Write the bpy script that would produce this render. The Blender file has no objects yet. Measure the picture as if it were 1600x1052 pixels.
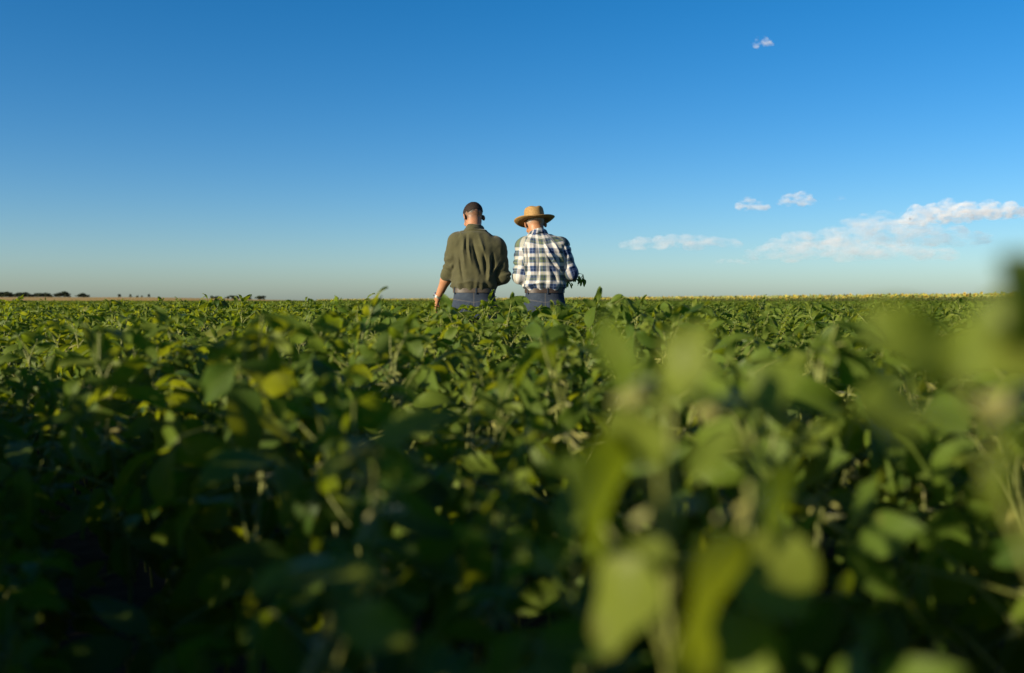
import bpy, math, random
import numpy as np
from mathutils import Matrix, Vector, Euler
R = math.radians
SC = bpy.context.scene
COL = SC.collection

# ------------------------------------------------------------------ camera
FPX = 35.0 / 36.0            # focal length in picture widths
CAM_H = 1.0
cd = bpy.data.cameras.new('camera'); cam = bpy.data.objects.new('camera', cd); COL.objects.link(cam)
cd.lens = 35.0; cd.sensor_width = 36.0; cd.clip_start = 0.02; cd.clip_end = 60000.0
cam.location = (0, 0, CAM_H)
cam.rotation_euler = (R(90 - 2.06), 0, 0)
cd.dof.use_dof = True; cd.dof.focus_distance = 8.25; cd.dof.aperture_fstop = 2.2
cd.dof.aperture_blades = 0
SC.camera = cam

# ------------------------------------------------------------------ sky and sun
SUN_EL, SUN_AZ = 16.0, 238.0     # azimuth from +Y towards +X
w = bpy.data.worlds.new('World'); SC.world = w; w.use_nodes = True
wn = w.node_tree.nodes; wl = w.node_tree.links; wn.clear()
sky = wn.new('ShaderNodeTexSky'); sky.sky_type = 'NISHITA'; sky.sun_disc = False
sky.sun_elevation = R(SUN_EL); sky.sun_rotation = R(SUN_AZ)
sky.altitude = 0; sky.air_density = 0.8; sky.dust_density = 0.7; sky.ozone_density = 3.4
bg = wn.new('ShaderNodeBackground'); bg.inputs['Strength'].default_value = 0.072
wo = wn.new('ShaderNodeOutputWorld')
hs = wn.new('ShaderNodeHueSaturation'); hs.inputs['Saturation'].default_value = 1.32
wl.new(sky.outputs['Color'], hs.inputs['Color']); wl.new(hs.outputs['Color'], bg.inputs['Color']); wl.new(bg.outputs['Background'], wo.inputs['Surface'])
sd = bpy.data.lights.new('sun', 'SUN'); sun = bpy.data.objects.new('sun', sd); COL.objects.link(sun)
sd.energy = 5.0; sd.angle = R(0.53); sd.color = (1.0, 0.86, 0.64)
S_DIR = Vector((math.sin(R(SUN_AZ)) * math.cos(R(SUN_EL)), math.cos(R(SUN_AZ)) * math.cos(R(SUN_EL)), math.sin(R(SUN_EL))))
sun.rotation_euler = S_DIR.to_track_quat('Z', 'Y').to_euler()
sun.location = S_DIR * 50

SC.view_settings.view_transform = 'Standard'; SC.view_settings.look = 'None'
SC.view_settings.exposure = 1.0; SC.view_settings.gamma = 1.0; SC.view_settings.use_curve_mapping = False
cy = SC.cycles
cy.use_denoising = True; cy.max_bounces = 20; cy.diffuse_bounces = 2; cy.glossy_bounces = 2
cy.transmission_bounces = 4; cy.volume_bounces = 20; cy.transparent_max_bounces = 8
cy.caustics_reflective = False; cy.caustics_refractive = False
cy.sample_clamp_indirect = 4.0

def at(px, py, Y):
    """photograph pixel (1600 wide) at distance Y -> world point"""
    f = 1600 * FPX
    return Vector(((px - 800) / f * Y, Y, CAM_H + (470 - py) / f * Y))

# ------------------------------------------------------------------ helpers
def tag(o, label=None, cat=None, group=None, kind=None):
    if label: o['label'] = label
    if cat: o['category'] = cat
    if group: o['group'] = group
    if kind: o['kind'] = kind
    return o

def empty(name, loc=(0, 0, 0), rz=0.0, sc=1.0):
    o = bpy.data.objects.new(name, None); COL.objects.link(o)
    o.location = loc; o.rotation_euler = (0, 0, rz); o.scale = (sc, sc, sc)
    o.empty_display_size = 0.05
    return o

def mesh_np(name, V, F, smooth=True):
    """V (n,3), F (m,k) arrays"""
    V = np.ascontiguousarray(V, dtype=np.float32); F = np.ascontiguousarray(F, dtype=np.int32)
    me = bpy.data.meshes.new(name)
    me.vertices.add(len(V)); me.vertices.foreach_set('co', V.ravel())
    k = F.shape[1]
    me.loops.add(F.size); me.loops.foreach_set('vertex_index', F.ravel())
    me.polygons.add(len(F))
    me.polygons.foreach_set('loop_start', np.arange(0, F.size, k, dtype=np.int32))
    me.polygons.foreach_set('loop_total', np.full(len(F), k, dtype=np.int32))
    if smooth: me.polygons.foreach_set('use_smooth', np.ones(len(F), dtype=bool))
    me.update(calc_edges=True)
    return me

def mesh_py(name, V, F, mats=(), mi=None, smooth=True, uv=None):
    me = bpy.data.meshes.new(name)
    me.from_pydata([tuple(v) for v in V], [], F)
    for m in mats: me.materials.append(m)
    if mi is not None: me.polygons.foreach_set('material_index', np.array(mi, dtype=np.int32))
    me.polygons.foreach_set('use_smooth', np.full(len(F), smooth, dtype=bool))
    if uv is not None:
        l = me.uv_layers.new(name='UVMap')
        li = np.zeros(len(me.loops), dtype=np.int32); me.loops.foreach_get('vertex_index', li)
        l.data.foreach_set('uv', np.array(uv, dtype=np.float32)[li].ravel())
    me.update()
    return me

def link(name, me, parent=None, M=None):
    o = bpy.data.objects.new(name, me); COL.objects.link(o)
    if parent is not None: o.parent = parent
    if M is not None: o.matrix_basis = M
    return o

def fattr(me, name, arr):
    a = me.attributes.new(name, 'FLOAT', 'POINT'); a.data.foreach_set('value', np.ascontiguousarray(arr, dtype=np.float32))
def vattr(me, name, arr):
    a = me.attributes.new(name, 'FLOAT_VECTOR', 'POINT'); a.data.foreach_set('vector', np.ascontiguousarray(arr, dtype=np.float32).ravel())

# ------------------------------------------------------------------ materials
class NT:
    def __init__(s, name):
        s.m = bpy.data.materials.new(name); s.m.use_nodes = True
        s.t = s.m.node_tree; s.t.nodes.clear()
        s.out = s.t.nodes.new('ShaderNodeOutputMaterial')
    def n(s, typ, **kw):
        x = s.t.nodes.new(typ)
        for k, v in kw.items():
            if k.startswith('i_'):
                key = k[2:].replace('_', ' ')
                s.set(x.inputs[key], v)
            else: setattr(x, k, v)
        return x
    def set(s, inp, v):
        if isinstance(v, bpy.types.NodeSocket): s.t.links.new(v, inp)
        else: inp.default_value = v
    def math(s, op, a, b=None, c=None, clamp=False):
        x = s.t.nodes.new('ShaderNodeMath'); x.operation = op; x.use_clamp = clamp
        s.set(x.inputs[0], a)
        if b is not None: s.set(x.inputs[1], b)
        if c is not None: s.set(x.inputs[2], c)
        return x.outputs[0]
    def mix(s, f, a, b, blend='MIX'):
        x = s.t.nodes.new('ShaderNodeMix'); x.data_type = 'RGBA'; x.blend_type = blend
        s.set(x.inputs[0], f)
        for i, v in ((6, a), (7, b)):
            if isinstance(v, tuple): v = (*v[:3], 1.0)
            s.set(x.inputs[i], v)
        return x.outputs[2]
    def noise(s, scale, detail=3, vec=None, rough=0.55, dist=0.0):
        x = s.t.nodes.new('ShaderNodeTexNoise'); x.inputs['Scale'].default_value = scale
        x.inputs['Detail'].default_value = detail; x.inputs['Roughness'].default_value = rough; x.inputs['Distortion'].default_value = dist
        if vec is not None: s.t.links.new(vec, x.inputs['Vector'])
        return x.outputs['Fac']
    def ramp(s, f, pts):
        x = s.t.nodes.new('ShaderNodeValToRGB'); s.set(x.inputs[0], f)
        e = x.color_ramp.elements
        while len(e) > 1: e.remove(e[-1])
        e[0].position = pts[0][0]; e[0].color = (*pts[0][1], 1)
        for p, c in pts[1:]:
            q = e.new(p); q.color = (*c, 1)
        return x.outputs[0]
    def attr(s, name, out='Fac'):
        x = s.t.nodes.new('ShaderNodeAttribute'); x.attribute_name = name; return x.outputs[out]
    def obj(s): return s.n('ShaderNodeTexCoord').outputs['Object']
    def bump(s, h, strength=0.3, dist=0.005):
        x = s.n('ShaderNodeBump'); x.inputs['Strength'].default_value = strength; x.inputs['Distance'].default_value = dist
        s.set(x.inputs['Height'], h); return x.outputs[0]
    def bsdf(s, color, rough=0.6, normal=None, spec=0.5, **kw):
        b = s.n('ShaderNodeBsdfPrincipled')
        s.set(b.inputs['Base Color'], (*color, 1.0) if isinstance(color, tuple) else color)
        s.set(b.inputs['Roughness'], rough); b.inputs['Specular IOR Level'].default_value = spec
        if normal is not None: s.set(b.inputs['Normal'], normal)
        for k, v in kw.items(): s.set(b.inputs[k], v)
        return b.outputs[0]
    def done(s, sh): s.t.links.new(sh, s.out.inputs['Surface']); return s.m

def simple(name, col, rough=0.6, nscale=40, var=0.25, bump=0.0, spec=0.4):
    t = NT(name); o = t.obj(); f = t.noise(nscale, 3, o)
    d = tuple(c * (1 - var) for c in col); l = tuple(min(1, c * (1 + var)) for c in col)
    c = t.ramp(f, [(0.3, d), (0.7, l)])
    return t.done(t.bsdf(c, rough, t.bump(f, bump) if bump else None, spec))

def leaf_material(name, young=False):
    t = NT(name)
    uv = t.n('ShaderNodeUVMap').outputs[0]
    sp = t.n('ShaderNodeSeparateXYZ'); t.t.links.new(uv, sp.inputs[0]); u, v = sp.outputs[0], sp.outputs[1]
    rnd = t.math('FRACT', t.math('ADD', t.n('ShaderNodeObjectInfo').outputs['Random'], t.attr('rnd')))
    rnd2 = t.math('FRACT', t.math('MULTIPLY', rnd, 7.31))
    ac = t.math('ABSOLUTE', t.math('SUBTRACT', v, 0.5))
    mid = t.math('SUBTRACT', 1.0, t.math('MULTIPLY', ac, 34.0), clamp=True)
    ph = t.math('FRACT', t.math('SUBTRACT', t.math('MULTIPLY', u, 7.0), t.math('MULTIPLY', ac, 5.0)))
    side = t.math('SUBTRACT', 1.0, t.math('MULTIPLY', t.math('ABSOLUTE', t.math('SUBTRACT', ph, 0.5)), 9.0), clamp=True)
    vein = t.math('MAXIMUM', mid, t.math('MULTIPLY', side, 0.55))
    gn = t.noise(24.0, 4, t.obj())
    if young: cols = [(0.0, (0.105, 0.145, 0.016)), (0.5, (0.13, 0.165, 0.02)), (1.0, (0.155, 0.185, 0.024))]
    else: cols = [(0.0, (0.026, 0.056, 0.008)), (0.3, (0.05, 0.09, 0.011)), (0.7, (0.09, 0.136, 0.015)), (0.985, (0.125, 0.17, 0.018)), (1.0, (0.15, 0.14, 0.025))]
    base = t.ramp(rnd, cols)
    base = t.mix(t.math('MULTIPLY', gn, 0.35), base, (0.028, 0.058, 0.009))
    spot = t.math('MULTIPLY', t.math('SUBTRACT', t.noise(55, 2, t.obj()), 0.66, clamp=True), 9.0, clamp=True)
    base = t.mix(t.math('MULTIPLY', spot, 0.55), base, (0.12, 0.085, 0.03))
    top = t.mix(t.math('MULTIPLY', vein, 0.6), base, (0.11, 0.145, 0.03))
    back = t.mix(0.6, top, (0.095, 0.135, 0.028))
    geo = t.n('ShaderNodeNewGeometry')
    col = t.mix(geo.outputs['Backfacing'], top, back)
    rough = t.math('ADD', 0.42, t.math('MULTIPLY', rnd2, 0.16))
    nb = t.bump(t.math('SUBTRACT', t.math('MULTIPLY', gn, 0.5), vein), 0.3, 0.002)
    pb = t.bsdf(col, rough, nb, 0.16)
    tr = t.n('ShaderNodeBsdfTranslucent'); 
    tc = t.mix(rnd2, (0.2, 0.28, 0.008), (0.33, 0.36, 0.010))
    t.set(tr.inputs['Color'], t.mix(t.math('MULTIPLY', vein, 0.35), tc, (0.09, 0.13, 0.012)))
    ms = t.n('ShaderNodeMixShader'); ms.inputs[0].default_value = 0.4
    t.t.links.new(pb, ms.inputs[1]); t.t.links.new(tr.outputs[0], ms.inputs[2])
    return t.done(ms.outputs[0])

M_LEAF = leaf_material('soybean_leaf'); M_YOUNG = leaf_material('young_soybean_leaf', True)
M_STEM = simple('soybean_stem', (0.155, 0.175, 0.036), 0.6, 60, 0.3)
def pod_material():
    t = NT('soybean_pod'); o = t.obj()
    rnd = t.n('ShaderNodeObjectInfo').outputs['Random']
    f = t.noise(90, 3, o)
    c = t.mix(rnd, (0.17, 0.2, 0.032), (0.25, 0.235, 0.045))
    c = t.mix(t.math('MULTIPLY', f, 0.5), c, (0.15, 0.12, 0.03))
    return t.done(t.bsdf(c, 0.65, t.bump(t.noise(400, 2, o), 0.3, 0.001), 0.3, **{'Sheen Weight': 0.4}))
M_POD = pod_material()
M_SOIL = simple('soil', (0.055, 0.04, 0.028), 0.95, 8, 0.4, 0.6, 0.1)
M_STRAW_FIELD = simple('ripe_grain', (0.32, 0.21, 0.062), 0.9, 0.02, 0.2, 0.0, 0.1)
M_BARK = simple('bark', (0.06, 0.045, 0.033), 0.9, 3, 0.3)
def tree_leaf():
    t = NT('tree_foliage')
    r = t.math('FRACT', t.math('ADD', t.n('ShaderNodeObjectInfo').outputs['Random'], t.attr('rnd')))
    c = t.ramp(r, [(0, (0.022, 0.036, 0.018)), (1, (0.05, 0.07, 0.03))])
    return t.done(t.bsdf(c, 0.7, None, 0.2))
M_TREE = tree_leaf()

# ------------------------------------------------------------------ implicit-surface modeller (for figures)
def smin(a, b, k):
    if k <= 0: return np.minimum(a, b)
    h = np.maximum(k - np.abs(a - b), 0) / k
    return np.minimum(a, b) - h * h * k * 0.25

class Field:
    def __init__(s, lo, hi, vox):
        s.lo = np.array(lo, float); s.v = vox
        n = np.ceil((np.array(hi) - s.lo) / vox).astype(int) + 1
        s.n = n; s.F = np.full(n, 1.0, np.float32)
        s.ax = [(s.lo[i] + np.arange(n[i]) * vox).astype(np.float32) for i in range(3)]
    def sub(s, lo, hi, pad):
        a = np.clip(np.floor((np.array(lo) - pad - s.lo) / s.v).astype(int), 0, s.n)
        b = np.clip(np.ceil((np.array(hi) + pad - s.lo) / s.v).astype(int) + 1, 0, s.n)
        sl = tuple(slice(a[i], b[i]) for i in range(3))
        X = s.ax[0][sl[0]][:, None, None]; Y = s.ax[1][sl[1]][None, :, None]; Z = s.ax[2][sl[2]][None, None, :]
        return sl, X, Y, Z
    def comb(s, sl, d, k, op):
        f = s.F[sl]
        if op == 'add': s.F[sl] = smin(f, d, k)
        elif op == 'cut': s.F[sl] = -smin(-f, d, k)
    def cone(s, a, b, ra, rb, k=0.02, op='add', flat=None):
        a = np.array(a, float); b = np.array(b, float); r = max(ra, rb)
        sl, X, Y, Z = s.sub(np.minimum(a, b) - r, np.maximum(a, b) + r, k + 3 * s.v)
        if s.F[sl].size == 0: return
        ba = b - a; L = max(ba @ ba, 1e-9)
        px, py, pz = X - a[0], Y - a[1], Z - a[2]
        t = np.clip((px * ba[0] + py * ba[1] + pz * ba[2]) / L, 0, 1)
        qx, qy, qz = px - t * ba[0], py - t * ba[1], pz - t * ba[2]
        if flat is not None:                       # flat = (unit direction, factor): squash along a direction
            f, q = np.array(flat[0], float), flat[1]; f = f / np.linalg.norm(f)
            dd = qx * f[0] + qy * f[1] + qz * f[2]; e = (q - 1) * dd
            qx, qy, qz = qx + e * f[0], qy + e * f[1], qz + e * f[2]
        d = np.sqrt(qx * qx + qy * qy + qz * qz) - (ra + (rb - ra) * t)
        s.comb(sl, d.astype(np.float32), k, op)
    def ell(s, c, r, rot=None, k=0.02, op='add'):
        c = np.array(c, float); r = np.array(r, float); m = r.max()
        sl, X, Y, Z = s.sub(c - m, c + m, k + 3 * s.v)
        if s.F[sl].size == 0: return
        px, py, pz = X - c[0], Y - c[1], Z - c[2]
        if rot is not None:                        # columns of rot = local axes
            Q = np.array(rot)
            px, py, pz = (px * Q[0, 0] + py * Q[1, 0] + pz * Q[2, 0], px * Q[0, 1] + py * Q[1, 1] + pz * Q[2, 1], px * Q[0, 2] + py * Q[1, 2] + pz * Q[2, 2])
        k0 = np.sqrt((px / r[0])**2 + (py / r[1])**2 + (pz / r[2])**2)
        k1 = np.sqrt((px / r[0]**2)**2 + (py / r[1]**2)**2 + (pz / r[2]**2)**2) + 1e-9
        s.comb(sl, (k0 * (k0 - 1) / k1).astype(np.float32), k, op)
    def loft(s, rings, k=0.02, off=0.0, p=2.4, op='add'):
        """rings: rows (z, cx, cy, rx, ry)"""
        A = np.array(rings, float); A = A[np.argsort(A[:, 0])]
        zz = s.ax[2]
        def ip(j):
            fine = np.linspace(A[0, 0], A[-1, 0], 200); v = np.interp(fine, A[:, 0], A[:, j])
            kk = np.ones(15) / 15; v = np.convolve(np.pad(v, 7, mode='edge'), kk, 'valid')
            return np.interp(zz, fine, v)
        cx, cyy, rx, ry = (ip(j)[None, None, :].astype(np.float32) for j in range(1, 5))
        rx = rx + off; ry = ry + off
        X = s.ax[0][:, None, None]; Y = s.ax[1][None, :, None]; Z = zz[None, None, :]
        q = (np.abs((X - cx) / rx)**p + np.abs((Y - cyy) / ry)**p)**(1 / p)
        d = (q - 1) * np.minimum(rx, ry)
        d = np.maximum(d, np.maximum(Z - A[-1, 0] - off, A[0, 0] - Z))
        s.comb((slice(None),) * 3, d.astype(np.float32), k, op)
    def keep(s, d):                                # intersect with region d<0
        s.F = np.maximum(s.F, d)
    def grid(s): return s.ax[0][:, None, None], s.ax[1][None, :, None], s.ax[2][None, None, :]
    def mesh(s):
        F = s.F; F[F == 0] = 1e-6
        c = F < 0
        n0, n1, n2 = F.shape
        cnt = np.zeros((n0 - 1, n1 - 1, n2 - 1), np.uint8)
        for i in (0, 1):
            for j in (0, 1):
                for k in (0, 1):
                    cnt += c[i:n0 - 1 + i, j:n1 - 1 + j, k:n2 - 1 + k]
        act = (cnt > 0) & (cnt < 8)
        I = np.argwhere(act)
        idx = np.full(act.shape, -1, np.int32); idx[act] = np.arange(len(I))
        P = np.zeros((len(I), 3)); W = np.zeros(len(I))
        corners = [(i, j, k) for i in (0, 1) for j in (0, 1) for k in (0, 1)]
        for a in corners:
            for ax in range(3):
                if a[ax]: continue
                b = list(a); b[ax] = 1
                fa = F[I[:, 0] + a[0], I[:, 1] + a[1], I[:, 2] + a[2]]; fb = F[I[:, 0] + b[0], I[:, 1] + b[1], I[:, 2] + b[2]]
                m = (fa < 0) != (fb < 0)
                t = np.where(m, fa / np.where(m, fa - fb, 1), 0)
                q = np.tile(np.array(a, float), (len(I), 1)); q[:, ax] += t
                P[m] += q[m]; W[m] += 1
        P = P / W[:, None]
        V = s.lo + (I + P) * s.v
        faces = []
        for ax in range(3):
            o1, o2 = (ax + 1) % 3, (ax + 2) % 3
            sl0 = [slice(None)] * 3; sl1 = [slice(None)] * 3
            sl0[ax] = slice(0, -1); sl1[ax] = slice(1, None)
            ch = c[tuple(sl0)] != c[tuple(sl1)]
            E = np.argwhere(ch)
            E = E[(E[:, o1] > 0) & (E[:, o2] > 0) & (E[:, o1] < F.shape[o1] - 1) & (E[:, o2] < F.shape[o2] - 1)]
            if len(E) == 0: continue
            ins = c[E[:, 0], E[:, 1], E[:, 2]]
            q = []
            for d1, d2 in ((-1, -1), (0, -1), (0, 0), (-1, 0)):
                G = E.copy(); G[:, o1] += d1; G[:, o2] += d2
                q.append(idx[G[:, 0], G[:, 1], G[:, 2]])
            Q = np.stack(q, 1)
            Q[~ins] = Q[~ins][:, ::-1]
            faces.append(Q)
        return V, np.concatenate(faces)

def wav(seed, X, Y, Z, freq, n=5):
    """smooth pseudo-noise in -1..1 from a few sines"""
    r = np.random.RandomState(seed); o = 0
    for i in range(n):
        d = r.normal(size=3); d /= np.linalg.norm(d); f = freq * r.uniform(0.6, 1.6)
        o = o + np.sin((X * d[0] + Y * d[1] + Z * d[2]) * f + r.uniform(0, 6.28))
    return o / n * 1.3

def seg_dist(X, Y, Z, a, b):
    a = np.array(a, float); ba = np.array(b, float) - a; L = ba @ ba
    t = np.clip(((X - a[0]) * ba[0] + (Y - a[1]) * ba[1] + (Z - a[2]) * ba[2]) / L, 0, 1)
    return np.sqrt((X - a[0] - t * ba[0])**2 + (Y - a[1] - t * ba[1])**2 + (Z - a[2] - t * ba[2])**2), t

# ================================================================== SETTING: ground
def build_ground():
    # one sheet to the horizon, finer near the camera; a gentle rise far to the left
    def rise(x, y):
        d = math.hypot(x, y)
        a = x / max(y, 1.0)
        k = min(1, max(0, (-0.16 - a) / 0.22))
        k = k * k * (3 - 2 * k)
        g = min(1, max(0, (d - 420) / 1200)); g = g * g * (3 - 2 * g)
        return 5.2 * k * g
    ys = [-60, -20, -6, -2, 0, 1, 2, 4, 7, 10, 15, 25, 40, 70, 120, 200, 300, 420, 550, 700, 900, 1150, 1400, 1650, 1800, 2300, 4000, 9000, 20000]
    V, F = [], []
    N = 61
    for y in ys:
        for i in range(N):
            a = -1.5 + 3.0 * i / (N - 1)
            x = a * (abs(y) + 40)
            V.append((x, y, rise(x, y) + 0.02 * math.sin(x * 1.3) * math.sin(y * 0.9)))
    for j in range(len(ys) - 1):
        for i in range(N - 1):
            q = j * N + i; F.append((q, q + 1, q + N + 1, q + N))
    g = link('ground', mesh_py('ground', V, F, [M_SOIL])); tag(g, kind='structure')
    # ripe grain field on the far rise, a sheet just above the ground
    V, F = [], []; yy = [380, 550, 700, 900, 1150, 1400, 1650, 1900]
    for y in yy:
        for i in range(41):
            a = -1.2 + (1.2 - 0.13) * i / 40; x = a * y
            V.append((x, y, rise(x, y) + 0.75 + 0.15 * math.sin(x * 0.05 + y * 0.02)))
    for j in range(len(yy) - 1):
        for i in range(40):
            q = j * 41 + i; F.append((q, q + 1, q + 42, q + 41))
    b = len(V)
    for i in range(41): V.append((V[i][0], V[i][1], V[i][2] - 0.75))   # front edge of the standing grain
    for i in range(40): F.append((b + i, b + i + 1, i + 1, i))
    f = link('grain_field', mesh_py('grain_field', V, F, [M_STRAW_FIELD])); tag(f, kind='structure')
    return rise
RISE = build_ground()

# ================================================================== PEOPLE
def skin_material(name, col, hair):
    t = NT(name); o = t.obj()
    f = t.noise(30, 4, o); c = t.mix(t.math('MULTIPLY', f, 0.5), col, tuple(x * 0.72 for x in col))
    c = t.mix(t.attr('stubble'), c, hair)
    return t.done(t.bsdf(c, 0.5, t.bump(t.noise(300, 2, o), 0.15, 0.001), 0.35, **{'Subsurface Weight': 0.08, 'Subsurface Radius': (0.01, 0.004, 0.002), 'Subsurface Scale': 1.0}))
def cloth(name, col, var=0.18, weave=900):
    t = NT(name); o = t.obj()
    f = t.noise(14, 4, o); c = t.ramp(f, [(0.25, tuple(x * (1 - var) for x in col)), (0.75, tuple(x * (1 + var) for x in col))])
    return t.done(t.bsdf(c, 0.85, t.bump(t.noise(weave, 2, o), 0.25, 0.001), 0.2, **{'Sheen Weight': 0.15}))
def denim():
    t = NT('denim'); o = t.obj()
    f = t.noise(9, 5, o); g = t.noise(500, 2, o)
    c = t.ramp(f, [(0.3, (0.010, 0.015, 0.027)), (0.55, (0.019, 0.028, 0.044)), (0.8, (0.042, 0.057, 0.08))])
    c = t.mix(t.math('MULTIPLY', g, 0.3), c, (0.055, 0.07, 0.095))
    c = t.mix(t.attr('seam'), c, (0.2, 0.17, 0.12))
    return t.done(t.bsdf(c, 0.9, t.bump(g, 0.3, 0.001), 0.15))
def plaid():
    t = NT('plaid_cotton')
    a = t.attr('plaid', 'Vector'); sp = t.n('ShaderNodeSeparateXYZ'); t.t.links.new(a, sp.inputs[0])
    def yarn(x, per):
        p = t.math('FRACT', t.math('DIVIDE', x, per))
        W = (0.47, 0.45, 0.4); N = (0.011, 0.023, 0.068); G = (0.08, 0.105, 0.062); L = (0.1, 0.145, 0.24)
        r = t.n('ShaderNodeValToRGB'); t.set(r.inputs[0], p); e = r.color_ramp; e.interpolation = 'CONSTANT'
        pts = [(0.0, W), (0.17, L), (0.2, N), (0.34, L), (0.37, N), (0.46, L), (0.5, W), (0.66, L), (0.69, G), (0.84, N), (0.91, G), (0.98, L)]
        while len(e.elements) > 1: e.elements.remove(e.elements[-1])
        e.elements[0].position = 0; e.elements[0].color = (*W, 1)
        for q, cc in pts[1:]:
            el = e.elements.new(q); el.color = (*cc, 1)
        return r.outputs[0]
    c = t.mix(0.5, yarn(sp.outputs[0], 0.172), yarn(sp.outputs[1], 0.146))
    o = t.obj()
    return t.done(t.bsdf(c, 0.85, t.bump(t.noise(900, 2, o), 0.2, 0.001), 0.2))
M_DENIM = denim(); M_PLAID = plaid()
M_OLIVE = cloth('olive_cotton', (0.049, 0.048, 0.02))
M_BELT_A = simple('grey_brown_leather', (0.055, 0.043, 0.031), 0.5, 60, 0.25)
M_BELT_B = simple('dark_leather', (0.03, 0.02, 0.015), 0.45, 60, 0.25)
M_BOOT = simple('boot_leather', (0.06, 0.035, 0.02), 0.6, 30, 0.3)
M_STEEL = NT('steel'); M_STEEL = M_STEEL.done(M_STEEL.bsdf((0.6, 0.6, 0.58), 0.3, None, 0.5, Metallic=0.9))
M_EYE = simple('eye_white', (0.7, 0.68, 0.64), 0.2, 10, 0.03)
M_HAIR_A = simple('dark_brown_hair', (0.02, 0.014, 0.011), 0.7, 250, 0.5, 0.5, 0.12)
M_HAIR_B = simple('grey_hair', (0.3, 0.27, 0.24), 0.6, 250, 0.3, 0.5)
M_SKIN_A = skin_material('fair_tanned_skin', (0.33, 0.155, 0.078), (0.016, 0.018, 0.014))
M_SKIN_B = skin_material('weathered_tanned_skin', (0.32, 0.15, 0.07), (0.26, 0.24, 0.2))

def straw_material():
    t = NT('woven_straw'); o = t.obj()
    sp = t.n('ShaderNodeSeparateXYZ'); t.t.links.new(o, sp.inputs[0])
    r = t.math('SQRT', t.math('ADD', t.math('POWER', sp.outputs[0], 2.0), t.math('POWER', sp.outputs[1], 2.0)))
    ring = t.math('SINE', t.math('MULTIPLY', t.math('ADD', r, sp.outputs[2]), 900.0))
    f = t.noise(120, 3, o)
    c = t.ramp(t.math('ADD', t.math('MULTIPLY', f, 0.8), t.math('MULTIPLY', ring, 0.12)), [(0.15, (0.19, 0.105, 0.03)), (0.5, (0.29, 0.178, 0.06)), (0.8, (0.37, 0.24, 0.095))])
    return t.done(t.bsdf(c, 0.7, t.bump(t.math('ADD', ring, f), 0.4, 0.001), 0.3))
M_STRAW = straw_material()

def unit(v): v = np.array(v, float); return v / np.linalg.norm(v)

def hand_prims(F, wrist, direc, palm_n, side, curl, spread=0.016, s=1.0):
    """five separate fingers on a palm. direc: wrist->fingers, palm_n: out of the palm, side +1/-1: which side the thumb is on"""
    d = unit(direc); n = unit(np.array(palm_n) - np.dot(palm_n, d) * d); t = np.cross(d, n) * side   # thumb side
    w = np.array(wrist, float)
    for k, o in enumerate((0.027, 0.009, -0.009, -0.026)):
        F.cone(w + t * o * 0.55 * s, w + d * 0.088 * s + t * o * 1.0 * s, 0.015 * s, 0.0115 * s, k=0.012)
    lens = (0.072, 0.082, 0.076, 0.06)
    for k, L in enumerate(lens):
        o = (0.030, 0.010, -0.011, -0.031)[k]
        p = w + d * (0.092, 0.096, 0.092, 0.084)[k] * s + t * o * s
        ang = 0.0; q = p; rad = 0.0092 if k < 3 else 0.008
        for j, fr in enumerate((0.45, 0.31, 0.24)):
            ang += curl * (0.75, 1.0, 0.7)[j] * (1 + 0.12 * k)
            dd = math.cos(ang) * d + math.sin(ang) * n + t * (0.06 * (1.2 - k))
            q2 = q + dd * L * fr * s
            F.cone(q, q2, rad * s * (1 - 0.08 * j), rad * s * (0.93 - 0.08 * j), k=0.004)
            q = q2
    a = w + d * 0.022 * s + t * 0.024 * s
    b = a + (d * 0.62 + t * 0.68 + n * 0.35) * 0.045 * s
    c = b + (d * 0.85 + t * 0.2 + n * 0.55) * 0.033 * s
    e = c + (d * 0.85 - t * 0.05 + n * 0.6) * 0.027 * s
    F.cone(a, b, 0.016 * s, 0.0125 * s, k=0.015); F.cone(b, c, 0.0118 * s, 0.0105 * s, k=0.004); F.cone(c, e, 0.0105 * s, 0.0085 * s, k=0.003)

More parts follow.
